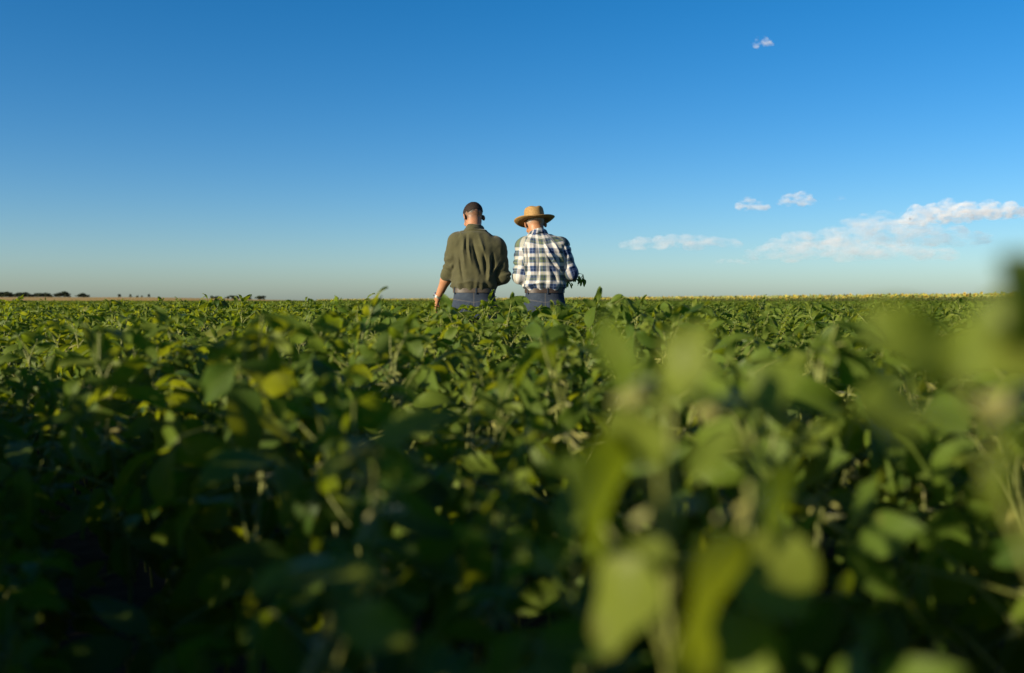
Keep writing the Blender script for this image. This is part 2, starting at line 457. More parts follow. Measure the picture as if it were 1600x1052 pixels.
def make_person(P):
    """builds one figure; all coordinates local to its base between the feet, facing +Y"""
    root = empty('person', P['loc']); tag(root, P['label'], 'person')
    HM = (Matrix.Translation(P['head']) @ Matrix.Rotation(P['turn'], 4, 'Z') @ Matrix.Rotation(P['roll'], 4, 'Y') @ Matrix.Rotation(-P['pitch'], 4, 'X'))
    Q = np.array(HM.to_3x3()); hc = np.array(P['head'])
    def hp(p): return hc + Q @ np.array(p, float)
    T = P['torso']                                     # body rings
    sL, eL, wL = P['armL']; sR, eR, wR = P['armR']
    # ---------------- body: one continuous surface
    F = Field((-0.5, -0.35, -0.01), (0.5, 0.62, 1.86), 0.0052)
    F.loft(T, k=0.03, off=-0.014)
    nb, nt = P['neck']
    F.cone(nb, nt, 0.064, 0.058, k=0.035)
    for s, e, wv, sd in ((sL, eL, wL, -1), (sR, eR, wR, 1)):
        F.cone((nb[0] * 0.6 + s[0] * 0.1, nb[1] - 0.015, nb[2] - 0.01), (s[0] * 0.82, s[1], s[2]), 0.044, 0.044, k=0.04)
        F.cone(s, np.array(s) * 0.55 + np.array(e) * 0.45, 0.058, 0.05, k=0.05)
        F.cone(np.array(s) * 0.55 + np.array(e) * 0.45, e, 0.05, 0.04, k=0.02)
        m = np.array(e) * 0.7 + np.array(wv) * 0.3
        F.cone(e, m, 0.041, 0.043, k=0.02); F.cone(m, wv, 0.043, 0.027, k=0.02)
    for h in P['hands']: hand_prims(F, *h)
    for sx in (-1, 1):                                  # legs and feet
        hip = (sx * 0.09 + T[0][1], 0, 0.93); kn = (sx * 0.115, 0.025, 0.5); an = (sx * 0.125, -0.015, 0.09)
        F.cone(hip, kn, 0.085, 0.056, k=0.04); F.cone(kn, (sx * 0.12, -0.012, 0.34), 0.055, 0.055, k=0.02)
        F.cone((sx * 0.12, -0.012, 0.34), an, 0.055, 0.038, k=0.02)
        F.cone((sx * 0.125, -0.03, 0.045), (sx * 0.14, 0.13, 0.03), 0.04, 0.03, k=0.03)
    # head
    F.ell(hp((0, -0.012, 0.035)), (0.077, 0.097, 0.086), Q, k=0.02)
    F.ell(hp((0, 0.022, -0.03)), (0.065, 0.074, 0.076), Q, k=0.025)
    F.cone(hp((0, 0.045, 0.0)), hp((0, 0.062, -0.075)), 0.054, 0.034, k=0.02)
    F.ell(hp((0, 0.08, -0.09)), (0.024, 0.02, 0.018), Q, k=0.015)
    F.ell(hp((0, 0.086, 0.03)), (0.05, 0.012, 0.009), Q, k=0.015)
    for sx in (-1, 1):
        F.ell(hp((sx * 0.031, 0.106, 0.012)), (0.017, 0.015, 0.012), Q, k=0.012, op='cut')
        F.ell(hp((sx * 0.045, 0.072, -0.015)), (0.018, 0.016, 0.014), Q, k=0.015)
    F.cone(hp((0, 0.097, 0.018)), hp((0, 0.119, -0.022)), 0.008, 0.012, k=0.012)
    for sx in (-1, 1): F.ell(hp((sx * 0.012, 0.106, -0.027)), (0.009, 0.011, 0.008), Q, k=0.006)
    F.ell(hp((0, 0.099, -0.051)), (0.024, 0.009, 0.006), Q, k=0.006)
    F.ell(hp((0, 0.096, -0.063)), (0.021, 0.009, 0.007), Q, k=0.006)
    for sx in (-1, 1):
        er = np.array((HM @ Matrix.Rotation(sx * 0.42, 4, 'Z') @ Matrix.Rotation(-0.18, 4, 'X')).to_3x3())
        F.ell(hp((sx * 0.084, -0.012, -0.006)), (0.008, 0.019, 0.033), er, k=0.008)
        F.ell(hp((sx * 0.09, -0.004, -0.004)), (0.006, 0.010, 0.018), er, k=0.004, op='cut')
    V, Fc = F.mesh()
    me = mesh_np('body', V, Fc); me.materials.append(P['skin'])
    L = (V - hc) @ Q                                     # head-local
    st = np.clip((L[:, 2] - P['fade'][0] + 0.25 * np.maximum(L[:, 1], -0.03) * 0) / (P['fade'][1] - P['fade'][0]), 0, 1)
    st *= np.clip((0.055 - L[:, 1]) / 0.02, 0, 1) * (np.linalg.norm(L, axis=1) < 0.2)
    ear = np.abs(L[:, 0]) > 0.081; st[ear & (L[:, 2] < 0.03)] = 0
    st = np.clip(st * (0.8 + 0.35 * wav(9, V[:, 0], V[:, 1], V[:, 2], 160)), 0, 1)
    fattr(me, 'stubble', st)
    link('body', me, root)
    for sx in (-1, 1):                                   # eyes
        ev, ef = ico(2); e = link('eye', mesh_np('eye', np.array(ev) * 0.0115, np.array(ef)), root)
        e.data.materials.append(M_EYE); e.location = hp((sx * 0.031, 0.083, 0.012))
        iv = mesh_np('iris', np.array(ev) * np.array((0.0056, 0.002, 0.0056)), np.array(ef)); iv.materials.append(P['hair'])
        io = link('iris', iv, e); io.location = Q @ np.array((0, 0.0112, -0.002)); io.rotation_euler = HM.to_euler()
    # ---------------- hair: a short-cropped cap
    G = Field(hc - 0.16, hc + 0.16, 0.004)
    G.ell(hp((0, -0.012, 0.035)), (0.077, 0.097, 0.086), Q, k=0.01)
    G.ell(hp((0, 0.022, -0.03)), (0.065, 0.074, 0.076), Q, k=0.025)
    X, Y, Z = G.grid()
    lx = (X - hc[0]) * Q[0, 0] + (Y - hc[1]) * Q[1, 0] + (Z - hc[2]) * Q[2, 0]
    ly = (X - hc[0]) * Q[0, 1] + (Y - hc[1]) * Q[1, 1] + (Z - hc[2]) * Q[2, 1]
    lz = (X - hc[0]) * Q[0, 2] + (Y - hc[1]) * Q[1, 2] + (Z - hc[2]) * Q[2, 2]
    line = P['hairline'] + 0.55 * np.maximum(ly - 0.02, 0) + 0.3 * np.abs(lx) * (ly > -0.05) + 0.005 * wav(21, X, Y, Z, 190, 6)
    G.F = G.F - (0.006 * np.clip((lz - line) / 0.05, 0.05, 1) + 0.0016 * wav(5, X, Y, Z, 420, 7)).astype(np.float32)
    G.F = -smin(-G.F, -(line - lz).astype(np.float32), 0.012)
    if 'hairtop' in P: G.keep((lz - P['hairtop']).astype(np.float32))
    V, Fc = G.mesh(); me = mesh_np('hair', V, Fc); me.materials.append(P['hair']); link('hair', me, root)
    # ---------------- shirt
    F = Field((-0.46, -0.3, 0.98), (0.46, 0.48, 1.74), 0.005)
    F.loft(P['shirt'], k=0.03)
    for s, e, wv, cuff in ((sL, eL, wL, P['cuff'][0]), (sR, eR, wR, P['cuff'][1])):
        s, e, wv = (np.array(v, float) for v in (s, e, wv))
        F.cone((nb[0] * 0.75, nb[1] - 0.02, nb[2] - 0.012), s + np.array((-np.sign(s[0]) * 0.02, -0.005, 0.012)), 0.054, 0.058, k=0.06)
        F.cone(s, s * 0.5 + e * 0.5, 0.068, 0.064, k=0.06)
        F.cone(s * 0.5 + e * 0.5, e, 0.064, 0.058, k=0.02)
        end = e + (wv - e) * cuff
        F.cone(e, end, 0.060, 0.05 if cuff > 0.6 else 0.056, k=0.02)
        if cuff < 0.6:                                   # rolled-up cuff
            dv = unit(wv - e); F.cone(end - dv * 0.045, end - dv * 0.004, 0.060, 0.058, k=0.006)
    # collar: a tilted stand round the neck with a folded-down leaf
    X, Y, Z = F.grid()
    na = unit(np.array(nt) - np.array(nb)); cc = np.array(nb) + na * P['collar'][0]
    ax_ = (X - cc[0]) * na[0] + (Y - cc[1]) * na[1] + (Z - cc[2]) * na[2]
    rr = np.sqrt((X - cc[0] - ax_ * na[0])**2 + (Y - cc[1] - ax_ * na[1])**2 + (Z - cc[2] - ax_ * na[2])**2)
    hgt = P['collar'][1]
    tgt = 0.079 - 0.22 * (ax_ - 0.0) + 0.004 * np.sin(np.arctan2(Y - cc[1], X - cc[0]) * 3)
    dcol = np.maximum(np.abs(rr - tgt) - 0.0075, np.abs(ax_) - hgt)
    F.F = smin(F.F, dcol.astype(np.float32), 0.006)
    # cloth folds: measured ridges (+) and valleys (-) on the back, wrinkles elsewhere
    near = np.abs(F.F) < 0.05
    ix = np.argwhere(near)
    px, py, pz = F.ax[0][ix[:, 0]], F.ax[1][ix[:, 1]], F.ax[2][ix[:, 2]]
    disp = np.zeros(len(ix))
    dl, tl = seg_dist(px, py, pz, sL, eL); dl2, tl2 = seg_dist(px, py, pz, eL, wL)
    dr, tr_ = seg_dist(px, py, pz, sR, eR); dr2, tr2 = seg_dist(px, py, pz, eR, wR)
    darm = np.minimum(np.minimum(dl, dl2), np.minimum(dr, dr2))
    Ti = np.array(sorted(P['shirt'])); tw = np.interp(pz, Ti[:, 0], Ti[:, 3]); tcx = np.interp(pz, Ti[:, 0], Ti[:, 1]); tcy = np.interp(pz, Ti[:, 0], Ti[:, 2])
    arm = np.clip((np.abs(px - tcx) / np.maximum(tw, 0.05) - 0.93) / 0.12, 0, 1) * (darm < 0.1)
    back = np.clip((tcy - py + 0.02) / 0.04, 0, 1)
    for pts, amp, wd in P['folds']:
        for (ax0, az0), (bx0, bz0) in zip(pts[:-1], pts[1:]):
            pass
        best = np.full(len(ix), 9.0); par = np.zeros(len(ix)); n = len(pts) - 1
        for i in range(n):
            a = np.array(pts[i]); b = np.array(pts[i + 1]); ba = b - a; L2 = ba @ ba
            t = np.clip(((px - a[0]) * ba[0] + (pz - a[1]) * ba[1]) / L2, 0, 1)
            d = np.hypot(px - a[0] - t * ba[0], pz - a[1] - t * ba[1])
            m = d < best; best[m] = d[m]; par[m] = (i + t[m]) / n
        disp += 1.45 * amp * np.exp(-(best / (wd * 0.9))**1.4) * np.sin(np.pi * np.clip(par * 0.84 + 0.08, 0, 1)) * back
    sd0 = P['seed']
    wrp = 0.012 * wav(sd0, px, py, pz, 22)
    tors = (0.0042 * np.sin((px * 0.9 + pz * 0.35 + wrp * 2) * 75) * (0.5 + 0.5 * wav(sd0 + 1, px, py, pz, 11)) + 0.004 * wav(sd0 + 2, px, py, pz, 30) + 0.0022 * np.abs(wav(sd0 + 6, px, py, pz * 0.7, 62)))
    hem = np.clip((1.2 - pz) / 0.08, 0, 1)
    tors += hem * 0.004 * np.sin(np.arctan2(px - tcx, tcy - py) * 13 + wrp * 330)
    along = np.where(np.minimum(dl, dl2) < np.minimum(dr, dr2), np.where(dl < dl2, tl * 0.3, 0.3 + tl2 * 0.26), np.where(dr < dr2, tr_ * 0.3, 0.3 + tr2 * 0.26))
    el = np.exp(-((along - 0.29) / 0.09)**2)
    def around(a0, b0):
        a0, b0 = np.array(a0, float), np.array(b0, float); ax = unit(b0 - a0); r1 = unit(np.cross(ax, (0.3, 1, 0.1))); r2 = np.cross(ax, r1)
        q = np.stack([px, py, pz], 1) - a0; return np.arctan2(q @ r2, q @ r1)
    th = np.where(px < tcx, np.where(dl < dl2, around(sL, eL), around(eL, wL)), np.where(dr < dr2, around(sR, eR), around(eR, wR)))
    ph = along * 92 + 2.6 * np.sin(th + 0.8 + along * 9) + 3.2 * wav(sd0 + 5, px, py, pz, 16)
    crease = np.sin(ph); crease = np.sign(crease) * np.abs(crease)**0.7
    arms = (0.0036 + 0.0065 * el) * crease * np.clip(0.25 + 1.1 * wav(sd0 + 3, px, py, pz, 20), 0, 1.2) + 0.005 * wav(sd0 + 4, px, py, pz, 28) + 0.003 * np.abs(wav(sd0 + 7, px, py, pz, 58))
    disp += (1 - arm) * tors + arm * arms
    F.F[near] -= disp.astype(np.float32)
    V, Fc = F.mesh(); me = mesh_np('shirt', V, Fc); me.materials.append(P['shirt_mat'])
    # weave coordinates: along and around each sleeve, across and up the body
    d1, t1 = seg_dist(V[:, 0], V[:, 1], V[:, 2], sL, eL); d2, t2 = seg_dist(V[:, 0], V[:, 1], V[:, 2], eL, wL)
    d3, t3 = seg_dist(V[:, 0], V[:, 1], V[:, 2], sR, eR); d4, t4 = seg_dist(V[:, 0], V[:, 1], V[:, 2], eR, wR)
    cxv = np.interp(V[:, 2], Ti[:, 0], Ti[:, 1]); cyv = np.interp(V[:, 2], Ti[:, 0], Ti[:, 2]); rxv = np.interp(V[:, 2], Ti[:, 0], Ti[:, 3])
    U = np.arctan2(V[:, 0] - cxv, cyv - V[:, 1]) * 0.155; W = V[:, 2] - 0.18 * np.abs(V[:, 0] - cxv) * (V[:, 2] > 1.45)
    for (s, e, wv, da, ta, db, tb, sgn) in ((sL, eL, wL, d1, t1, d2, t2, -1), (sR, eR, wR, d3, t3, d4, t4, 1)):
        s, e, wv = (np.array(v, float) for v in (s, e, wv))
        isarm = (np.minimum(da, db) < 0.09) & ((V[:, 0] - cxv) * sgn > rxv * 0.9)
        for sel, a, b, t, base in ((isarm & (da <= db), s, e, ta, 0.0), (isarm & (db < da), e, wv, tb, np.linalg.norm(e - s))):
            ax = unit(b - a); r1 = unit(np.cross(ax, (0.3, 1, 0.1))); r2 = np.cross(ax, r1)
            Pq = V[sel] - a
            U[sel] = np.arctan2(Pq @ r2, Pq @ r1) * 0.055 + 0.03; W[sel] = 0.02 - (base + t[sel] * np.linalg.norm(b - a))
    vattr(me, 'plaid', np.stack([U + 0.5, W + 2.0, W * 0], 1))
    link('shirt', me, root)
    # ---------------- jeans
    F = Field((-0.34, -0.26, 0.02), (0.34, 0.26, 1.12), 0.0065)
    wz, cx0, cy0, wx, wy = P['waist']
    F.loft([(0.86, 0, 0.0, wx * 1.06, wy * 1.12), (0.95, cx0, -0.012, wx * 1.10, wy * 1.18), (1.02, cx0, cy0, wx * 1.04, wy * 1.06), (wz, cx0, cy0, wx, wy)], k=0.02)
    for sx in (-1, 1):
        kn = (sx * 0.115, 0.02, 0.5)
        F.cone((sx * 0.088 + cx0 * 0.5, -0.005, 0.9), kn, 0.102, 0.078, k=0.03)
        F.cone(kn, (sx * 0.125, -0.012, 0.07), 0.078, 0.072, k=0.02)
    X, Y, Z = F.grid()
    F.keep((0.05 - Z).astype(np.float32))
    F.F = F.F - (0.004 * np.sin(Z * 60 + 5 * wav(3, X, Y, Z, 14)) * np.clip((0.75 - Z) / 0.2, 0, 1) + 0.003 * wav(8, X, Y, Z, 28)).astype(np.float32)
    for sx in (-1, 1):                                   # back pockets stand slightly proud
        m = (np.abs(X - cx0 - sx * 0.085) < 0.062) & (Z > 0.845) & (Z < 0.985 + sx * 0.0) & (Y < -0.03)
        F.F = F.F - (0.004 * m).astype(np.float32)
    V, Fc = F.mesh(); me = mesh_np('jeans', V, Fc); me.materials.append(M_DENIM)
    bk = V[:, 1] < 0
    yoke = 1.0 - 0.16 * (0.09 - np.abs(V[:, 0] - cx0))
    seam = np.clip(1 - np.abs(V[:, 2] - yoke) / 0.005, 0, 1) * bk + np.clip(1 - np.abs(V[:, 0] - cx0) / 0.005, 0, 1) * (V[:, 2] > 0.84) * bk
    fattr(me, 'seam', np.clip(seam, 0, 1) * 0.28)
    link('jeans', me, root)
    # ---------------- belt with loops
    bv, bf = [], []; n = 96
    def bp(a, r, z):
        c, s = math.cos(a), math.sin(a); q = (abs(c)**2.4 + abs(s)**2.4)**(-1 / 2.4)
        return (cx0 + (wx + r) * q * c, cy0 + (wy + r) * q * s, z)
    zb = wz - 0.016
    for i in range(n):
        a = 2 * math.pi * i / n
        for r, z in ((0.003, zb - 0.019), (0.009, zb - 0.018), (0.009, zb + 0.018), (0.003, zb + 0.019)): bv.append(bp(a, r, z))
    for i in range(n):
        for j in range(4):
            bf.append((i * 4 + j, ((i + 1) % n) * 4 + j, ((i + 1) % n) * 4 + (j + 1) % 4, i * 4 + (j + 1) % 4))
    belt = link('belt', mesh_py('belt', bv, bf, [P['belt']], smooth=False), root)
    for a0 in P['loops']:
        lv, lf = [], []
        for da in (-0.022, 0.022):
            for r, z in ((0.006, zb - 0.03), (0.014, zb - 0.028), (0.014, zb + 0.026), (0.006, zb + 0.028)): lv.append(bp(a0 + da, r, z))
        for j in range(4): lf.append((j, (j + 1) % 4, 4 + (j + 1) % 4, 4 + j))
        lf += [(3, 2, 1, 0), (4, 5, 6, 7)]
        link('belt_loop', mesh_py('belt_loop', lv, lf, [M_DENIM], smooth=False), root)
    # ---------------- boots
    for sx in (-1, 1):
        F = Field((sx * 0.13 - 0.09, -0.13, -0.005), (sx * 0.13 + 0.09, 0.23, 0.2), 0.006)
        F.cone((sx * 0.125, -0.012, 0.16), (sx * 0.125, -0.03, 0.06), 0.056, 0.052, k=0.02)
        F.cone((sx * 0.125, -0.035, 0.05), (sx * 0.142, 0.145, 0.04), 0.05, 0.043, k=0.03)
        X, Y, Z = F.grid(); F.keep((0.006 - Z).astype(np.float32))
        V, Fc = F.mesh(); me = mesh_np('boot', V, Fc); me.materials.append(M_BOOT); link('boot', me, root)
    return root, HM, hp

def ico(sub):
    import bmesh
    bm = bmesh.new(); bmesh.ops.create_icosphere(bm, subdivisions=sub, radius=1.0)
    v = [tuple(x.co) for x in bm.verts]; f = [[q.index for q in x.verts] for x in bm.faces]; bm.free()
    return v, f

def zx(x, X0): return (x - 800) * 1.0668e-3 - X0
def zz(z): return 1.0 + (900 - z) * 1.0668e-3
def fl(X0, amp, wd, *pts): return ([(zx(a, X0), zz(b)) for a, b in pts], amp, wd)

XA, XB, YP = -0.30, 0.27, 8.25
A_folds = [fl(XA, -0.016, 0.016, (500, 440), (525, 560), (565, 690)), fl(XA, 0.012, 0.018, (545, 390), (580, 500), (615, 620)),
           fl(XA, -0.018, 0.018, (585, 520), (598, 620), (602, 720)), fl(XA, 0.012, 0.014, (625, 560), (632, 650), (620, 740)),
           fl(XA, -0.015, 0.013, (655, 540), (650, 640), (640, 700)), fl(XA, 0.014, 0.018, (720, 600), (670, 660), (620, 740)),
           fl(XA, -0.012, 0.014, (760, 560), (700, 640), (665, 690)), fl(XA, 0.010, 0.016, (430, 430), (425, 520), (440, 640)),
           fl(XA, -0.012, 0.014, (400, 560), (412, 660), (430, 760)), fl(XA, 0.009, 0.012, (470, 400), (470, 500), (490, 620)),
           fl(XA, -0.008, 0.010, (452, 395), (448, 470), (460, 560)), fl(XA, 0.012, 0.02, (380, 770), (480, 750), (600, 770)),
           fl(XA, -0.008, 0.01, (420, 372), (500, 362), (580, 366))]
A = dict(loc=(XA, YP, 0), label='man in olive green shirt with rolled sleeves, bareheaded, short dark hair, looking down', seed=11,
         head=(-0.022, 0.075, 1.692), turn=R(22), roll=R(2), pitch=R(37), neck=((-0.012, 0.0, 1.54), (-0.02, 0.05, 1.66)),
         torso=[(0.90, 0, 0, .165, .125), (0.98, -.005, 0, .172, .13), (1.08, -.012, 0, .160, .115), (1.2, 0, 0, .172, .12), (1.35, .012, -.005, .188, .126), (1.45, .012, -.008, .182, .115), (1.52, .01, -.005, .14, .09), (1.57, 0, 0, .085, .07)],
         shirt=[(1.09, -.012, 0, .168, .122), (1.105, -.012, 0, .19, .136), (1.14, -.01, -.002, .198, .143), (1.2, -.004, 0, .192, .138), (1.35, .012, -.005, .2, .138), (1.45, .014, -.008, .19, .124), (1.52, .012, -.005, .148, .098), (1.58, 0, 0, .085, .076)],
         armL=((-0.156, -0.005, 1.482), (-0.222, 0.02, 1.235), (-0.322, 0.10, 1.022)), armR=((0.176, -0.005, 1.438), (0.222, -0.03, 1.195), (0.09, 0.185, 1.135)),
         hands=[((-0.322, 0.10, 1.022), (-0.3, 0.35, -0.9), (0.75, 0.25, -0.1), -1, 0.35), ((0.09, 0.185, 1.135), (-0.7, 0.7, 0.12), (-0.3, -0.2, 0.9), -1, 0.55)],
         cuff=(0.12, 0.25), collar=(0.043, 0.022), folds=A_folds, shirt_mat=M_OLIVE, skin=M_SKIN_A, hair=M_HAIR_A,
         fade=(-0.062, 0.002), hairline=-0.004, waist=(1.10, -0.012, 0, 0.168, 0.122), belt=M_BELT_A, loops=[R(270 - 58), R(276), R(270 + 50), R(60), R(120)])
pA, HA, hpA = make_person(A)
# wristwatch on the lowered arm
def ring_band(name, c, axis, r, hw, th, m, parent, n=40):
    ax = Vector(axis).normalized(); q = ax.to_track_quat('Z', 'Y').to_matrix()
    V, Fc = [], []
    for i in range(n):
        a = 2 * math.pi * i / n
        for rr, z in ((r, -hw), (r + th, -hw), (r + th, hw), (r, hw)):
            V.append(Vector(c) + q @ Vector((rr * math.cos(a), rr * math.sin(a), z)))
    for i in range(n):
        for j in range(4): Fc.append((i * 4 + j, ((i + 1) % n) * 4 + j, ((i + 1) % n) * 4 + (j + 1) % 4, i * 4 + (j + 1) % 4))
    return link(name, mesh_py(name, V, Fc, [m], smooth=False), parent), q
fa = Vector(A['armL'][2]) - Vector(A['armL'][1])
wc = Vector(A['armL'][1]) + fa * 0.93
wt, q = ring_band('wristwatch', wc, fa, 0.0305, 0.010, 0.004, M_STEEL, pA)
tag(wt, 'pale metal wristwatch')
dv, df = [], []
out = (q @ Vector((0, 0, 1))).cross(Vector((0.3, 1, 0.2))).normalized()
if out.x > 0: out = -out
dq = out.to_track_quat('Z', 'Y').to_matrix()
for z in (0.031, 0.042):
    for i in range(20): dv.append(wc + dq @ Vector((0.017 * math.cos(i * math.pi / 10), 0.017 * math.sin(i * math.pi / 10), z)))
df = [(i, (i + 1) % 20, 20 + (i + 1) % 20, 20 + i) for i in range(20)] + [tuple(range(20, 40)), tuple(range(19, -1, -1))]
link('dial', mesh_py('dial', dv, df, [M_STEEL], smooth=False), wt)

B_folds = [fl(XB, 0.012, 0.014, (1030, 430), (1100, 550), (1190, 690)), fl(XB, -0.015, 0.013, (1050, 520), (1105, 610), (1175, 680)),
           fl(XB, 0.010, 0.014, (1060, 395), (1130, 470), (1180, 560)), fl(XB, -0.012, 0.014, (1195, 460), (1212, 560), (1222, 680)),
           fl(XB, -0.008, 0.012, (915, 470), (925, 590), (915, 700)), fl(XB, 0.008, 0.014, (960, 430), (970, 560), (965, 720)),
           fl(XB, -0.007, 0.011, (1000, 470), (1010, 600), (1000, 740)), fl(XB, 0.012, 0.016, (880, 800), (980, 765), (1090, 758)),
           fl(XB, 0.009, 0.014, (1185, 440), (1215, 500), (1235, 560)), fl(XB, -0.009, 0.012, (1090, 640), (1130, 720), (1150, 760))]
B = dict(loc=(XB, YP, 0), label='man in blue and white plaid shirt wearing a wide-brimmed straw hat', seed=31,
         head=(-0.078, 0.07, 1.632), turn=R(12), roll=R(-3), pitch=R(27), neck=((-0.042, 0.0, 1.49), (-0.07, 0.045, 1.60)),
         torso=[(0.90, 0, 0, .160, .125), (0.98, 0, 0, .166, .13), (1.08, 0, 0, .150, .115), (1.2, 0, 0, .162, .122), (1.33, -.01, -.006, .176, .128), (1.42, -.018, -.01, .172, .118), (1.48, -.025, -.006, .135, .09), (1.53, -.04, 0, .085, .07)],
         shirt=[(1.09, 0, 0, .158, .122), (1.105, -.005, 0, .178, .134), (1.13, -.006, 0, .184, .14), (1.2, -.002, 0, .174, .136), (1.33, -.01, -.006, .184, .139), (1.42, -.018, -.01, .178, .126), (1.48, -.025, -.006, .143, .098), (1.54, -.04, 0, .085, .076)],
         armL=((-0.165, -0.005, 1.447), (-0.207, -0.03, 1.198), (-0.10, 0.20, 1.165)), armR=((0.135, -0.005, 1.447), (0.212, -0.04, 1.225), (0.125, 0.185, 1.185)),
         hands=[((-0.10, 0.20, 1.165), (0.6, 0.75, 0.1), (0.4, -0.2, 0.85), 1, 0.5), ((0.125, 0.185, 1.185), (-0.25, 0.9, -0.05), (-0.85, -0.2, 0.3), -1, 0.75)],
         cuff=(0.85, 0.85), collar=(0.06, 0.024), folds=B_folds, shirt_mat=M_PLAID, skin=M_SKIN_B, hair=M_HAIR_B,
         fade=(-0.03, 0.015), hairline=-0.012, hairtop=0.03, waist=(1.098, 0.0, 0, 0.157, 0.12), belt=M_BELT_B, loops=[R(270 - 52), R(277), R(270 + 55), R(60), R(120)])
pB, HB, hpB = make_person(B)

# straw hat: crown, brim, band
def make_hat(root, HM):
    hat = empty('straw_hat'); hat.parent = root; hat['label'] = 'wide-brimmed woven straw hat'
    hat.matrix_basis = HM @ Matrix.Translation((0, -0.008, 0.036)) @ Matrix.Rotation(R(15), 4, 'X')
    n = 72
    def loftm(name, rows, parent, mat, closed_top=False, close_loop=False):
        V, Fc = [], []
        for row in rows:
            for i in range(n): V.append(row(2 * math.pi * i / n))
        m = len(rows)
        for j in range(m - (0 if close_loop else 1)):
            for i in range(n):
                a, b = j, (j + 1) % m
                Fc.append((a * n + i, a * n + (i + 1) % n, b * n + (i + 1) % n, b * n + i))
        if closed_top: Fc.append(tuple((m - 1) * n + i for i in range(n)))
        return link(name, mesh_py(name, V, Fc, [mat]), parent)
    def crown_row(r, z):
        def f(a):
            c, s = math.cos(a), math.sin(a)
            dent = 0.012 * math.exp(-(c / 0.35)**2) * min(1, z / 0.1) * (1 if z > 0.085 else 0.0)
            pinch = 1 - 0.10 * max(0, s) * (z / 0.11) * abs(c)
            return (0.086 * r * c * pinch, 0.106 * r * s, z - dent * r)
        return f
    rows = [crown_row(r, z) for r, z in ((1.0, -0.004), (1.0, 0.01), (0.985, 0.035), (0.965, 0.06), (0.94, 0.082), (0.90, 0.096), (0.82, 0.106), (0.66, 0.108), (0.42, 0.103), (0.15, 0.099))]
    loftm('crown', rows, hat, M_STRAW, True)
    def brim_row(t, dz):
        def f(a):
            c, s = math.cos(a), math.sin(a)
            rx = 0.086 + t * 0.084; ry = 0.106 + t * 0.08
            z = 0.0 + t * t * (0.017 * c * c - 0.006 * s * s) - 0.008 * math.sin(math.pi * t) + 0.002 * math.sin(5 * a + 1) * t
            return (rx * c, ry * s, z + dz)
        return f
    top = [brim_row(t, 0.002) for t in np.linspace(-0.03, 1, 9)]; bot = [brim_row(t, -0.002) for t in np.linspace(1, -0.03, 9)]
    loftm('brim', top + bot, hat, M_STRAW, close_loop=True)
    band = [crown_row(1.0, 0.004), crown_row(1.022, 0.004), crown_row(1.018, 0.022), crown_row(0.99, 0.022)]
    loftm('hat_band', band, hat, simple('straw_band', (0.14, 0.075, 0.025), 0.7, 90, 0.25))
make_hat(pB, HB)

# ================================================================== SOYBEANS
def tube(pts, radii, k=5, uvv=False):
    V, Fc = [], []
    n = len(pts)
    for i, p in enumerate(pts):
        p = Vector(p)
        d = (Vector(pts[min(i + 1, n - 1)]) - Vector(pts[max(i - 1, 0)])).normalized()
        a = d.orthogonal().normalized() if abs(d.z) < 0.99 else Vector((1, 0, 0)); b = d.cross(a)
        a = Vector((1, 0, 0)) - d * d.x
        if a.length < 0.1: a = Vector((0, 1, 0)) - d * d.y
        a.normalize(); b = d.cross(a)
        for j in range(k):
            t = 2 * math.pi * j / k; V.append(p + (a * math.cos(t) + b * math.sin(t)) * radii[i])
    for i in range(n - 1):
        for j in range(k): Fc.append((i * k + j, i * k + (j + 1) % k, (i + 1) * k + (j + 1) % k, (i + 1) * k + j))
    return V, Fc

def leaflet(rng, L, W, base, direction, up, curl, fold, asym=0.0):
    """one ovate leaflet as a curved, folded sheet; returns verts, faces, uv"""
    d = direction.normalized(); s = d.cross(up).normalized(); u = s.cross(d).normalized()
    nt, nw = 7, 4
    V, UV, Fc = [], [], []
    pos = base.copy(); ang = 0.0; wav1 = rng.uniform(0, 6.28); amp = rng.uniform(0.003, 0.009)
    for i in range(nt + 1):
        t = i / nt
        if i:
            ang = curl * (t**1.3)
            pos = pos + (d * math.cos(ang) - u * math.sin(ang)) * (L / nt)
        nn = u * math.cos(ang) + d * math.sin(ang)
        wd = W * 0.5 * max(0.012, 2.02 * (t + 0.012)**0.62 * max(0, 1 - t)**0.82)
        for j in range(nw + 1):
            a = (j / nw - 0.5) * 2
            lift = fold * abs(a) * wd + amp * math.sin(wav1 + t * 7 + a * 2.2) * abs(a)
            V.append(pos + s * (a * wd * math.cos(fold * 0.6)) * (1 + asym * a) + nn * lift)
            UV.append((t, j / nw))
    for i in range(nt):
        for j in range(nw):
            q = i * (nw + 1) + j; Fc.append((q, q + 1, q + nw + 2, q + nw + 1))
    return V, Fc, UV

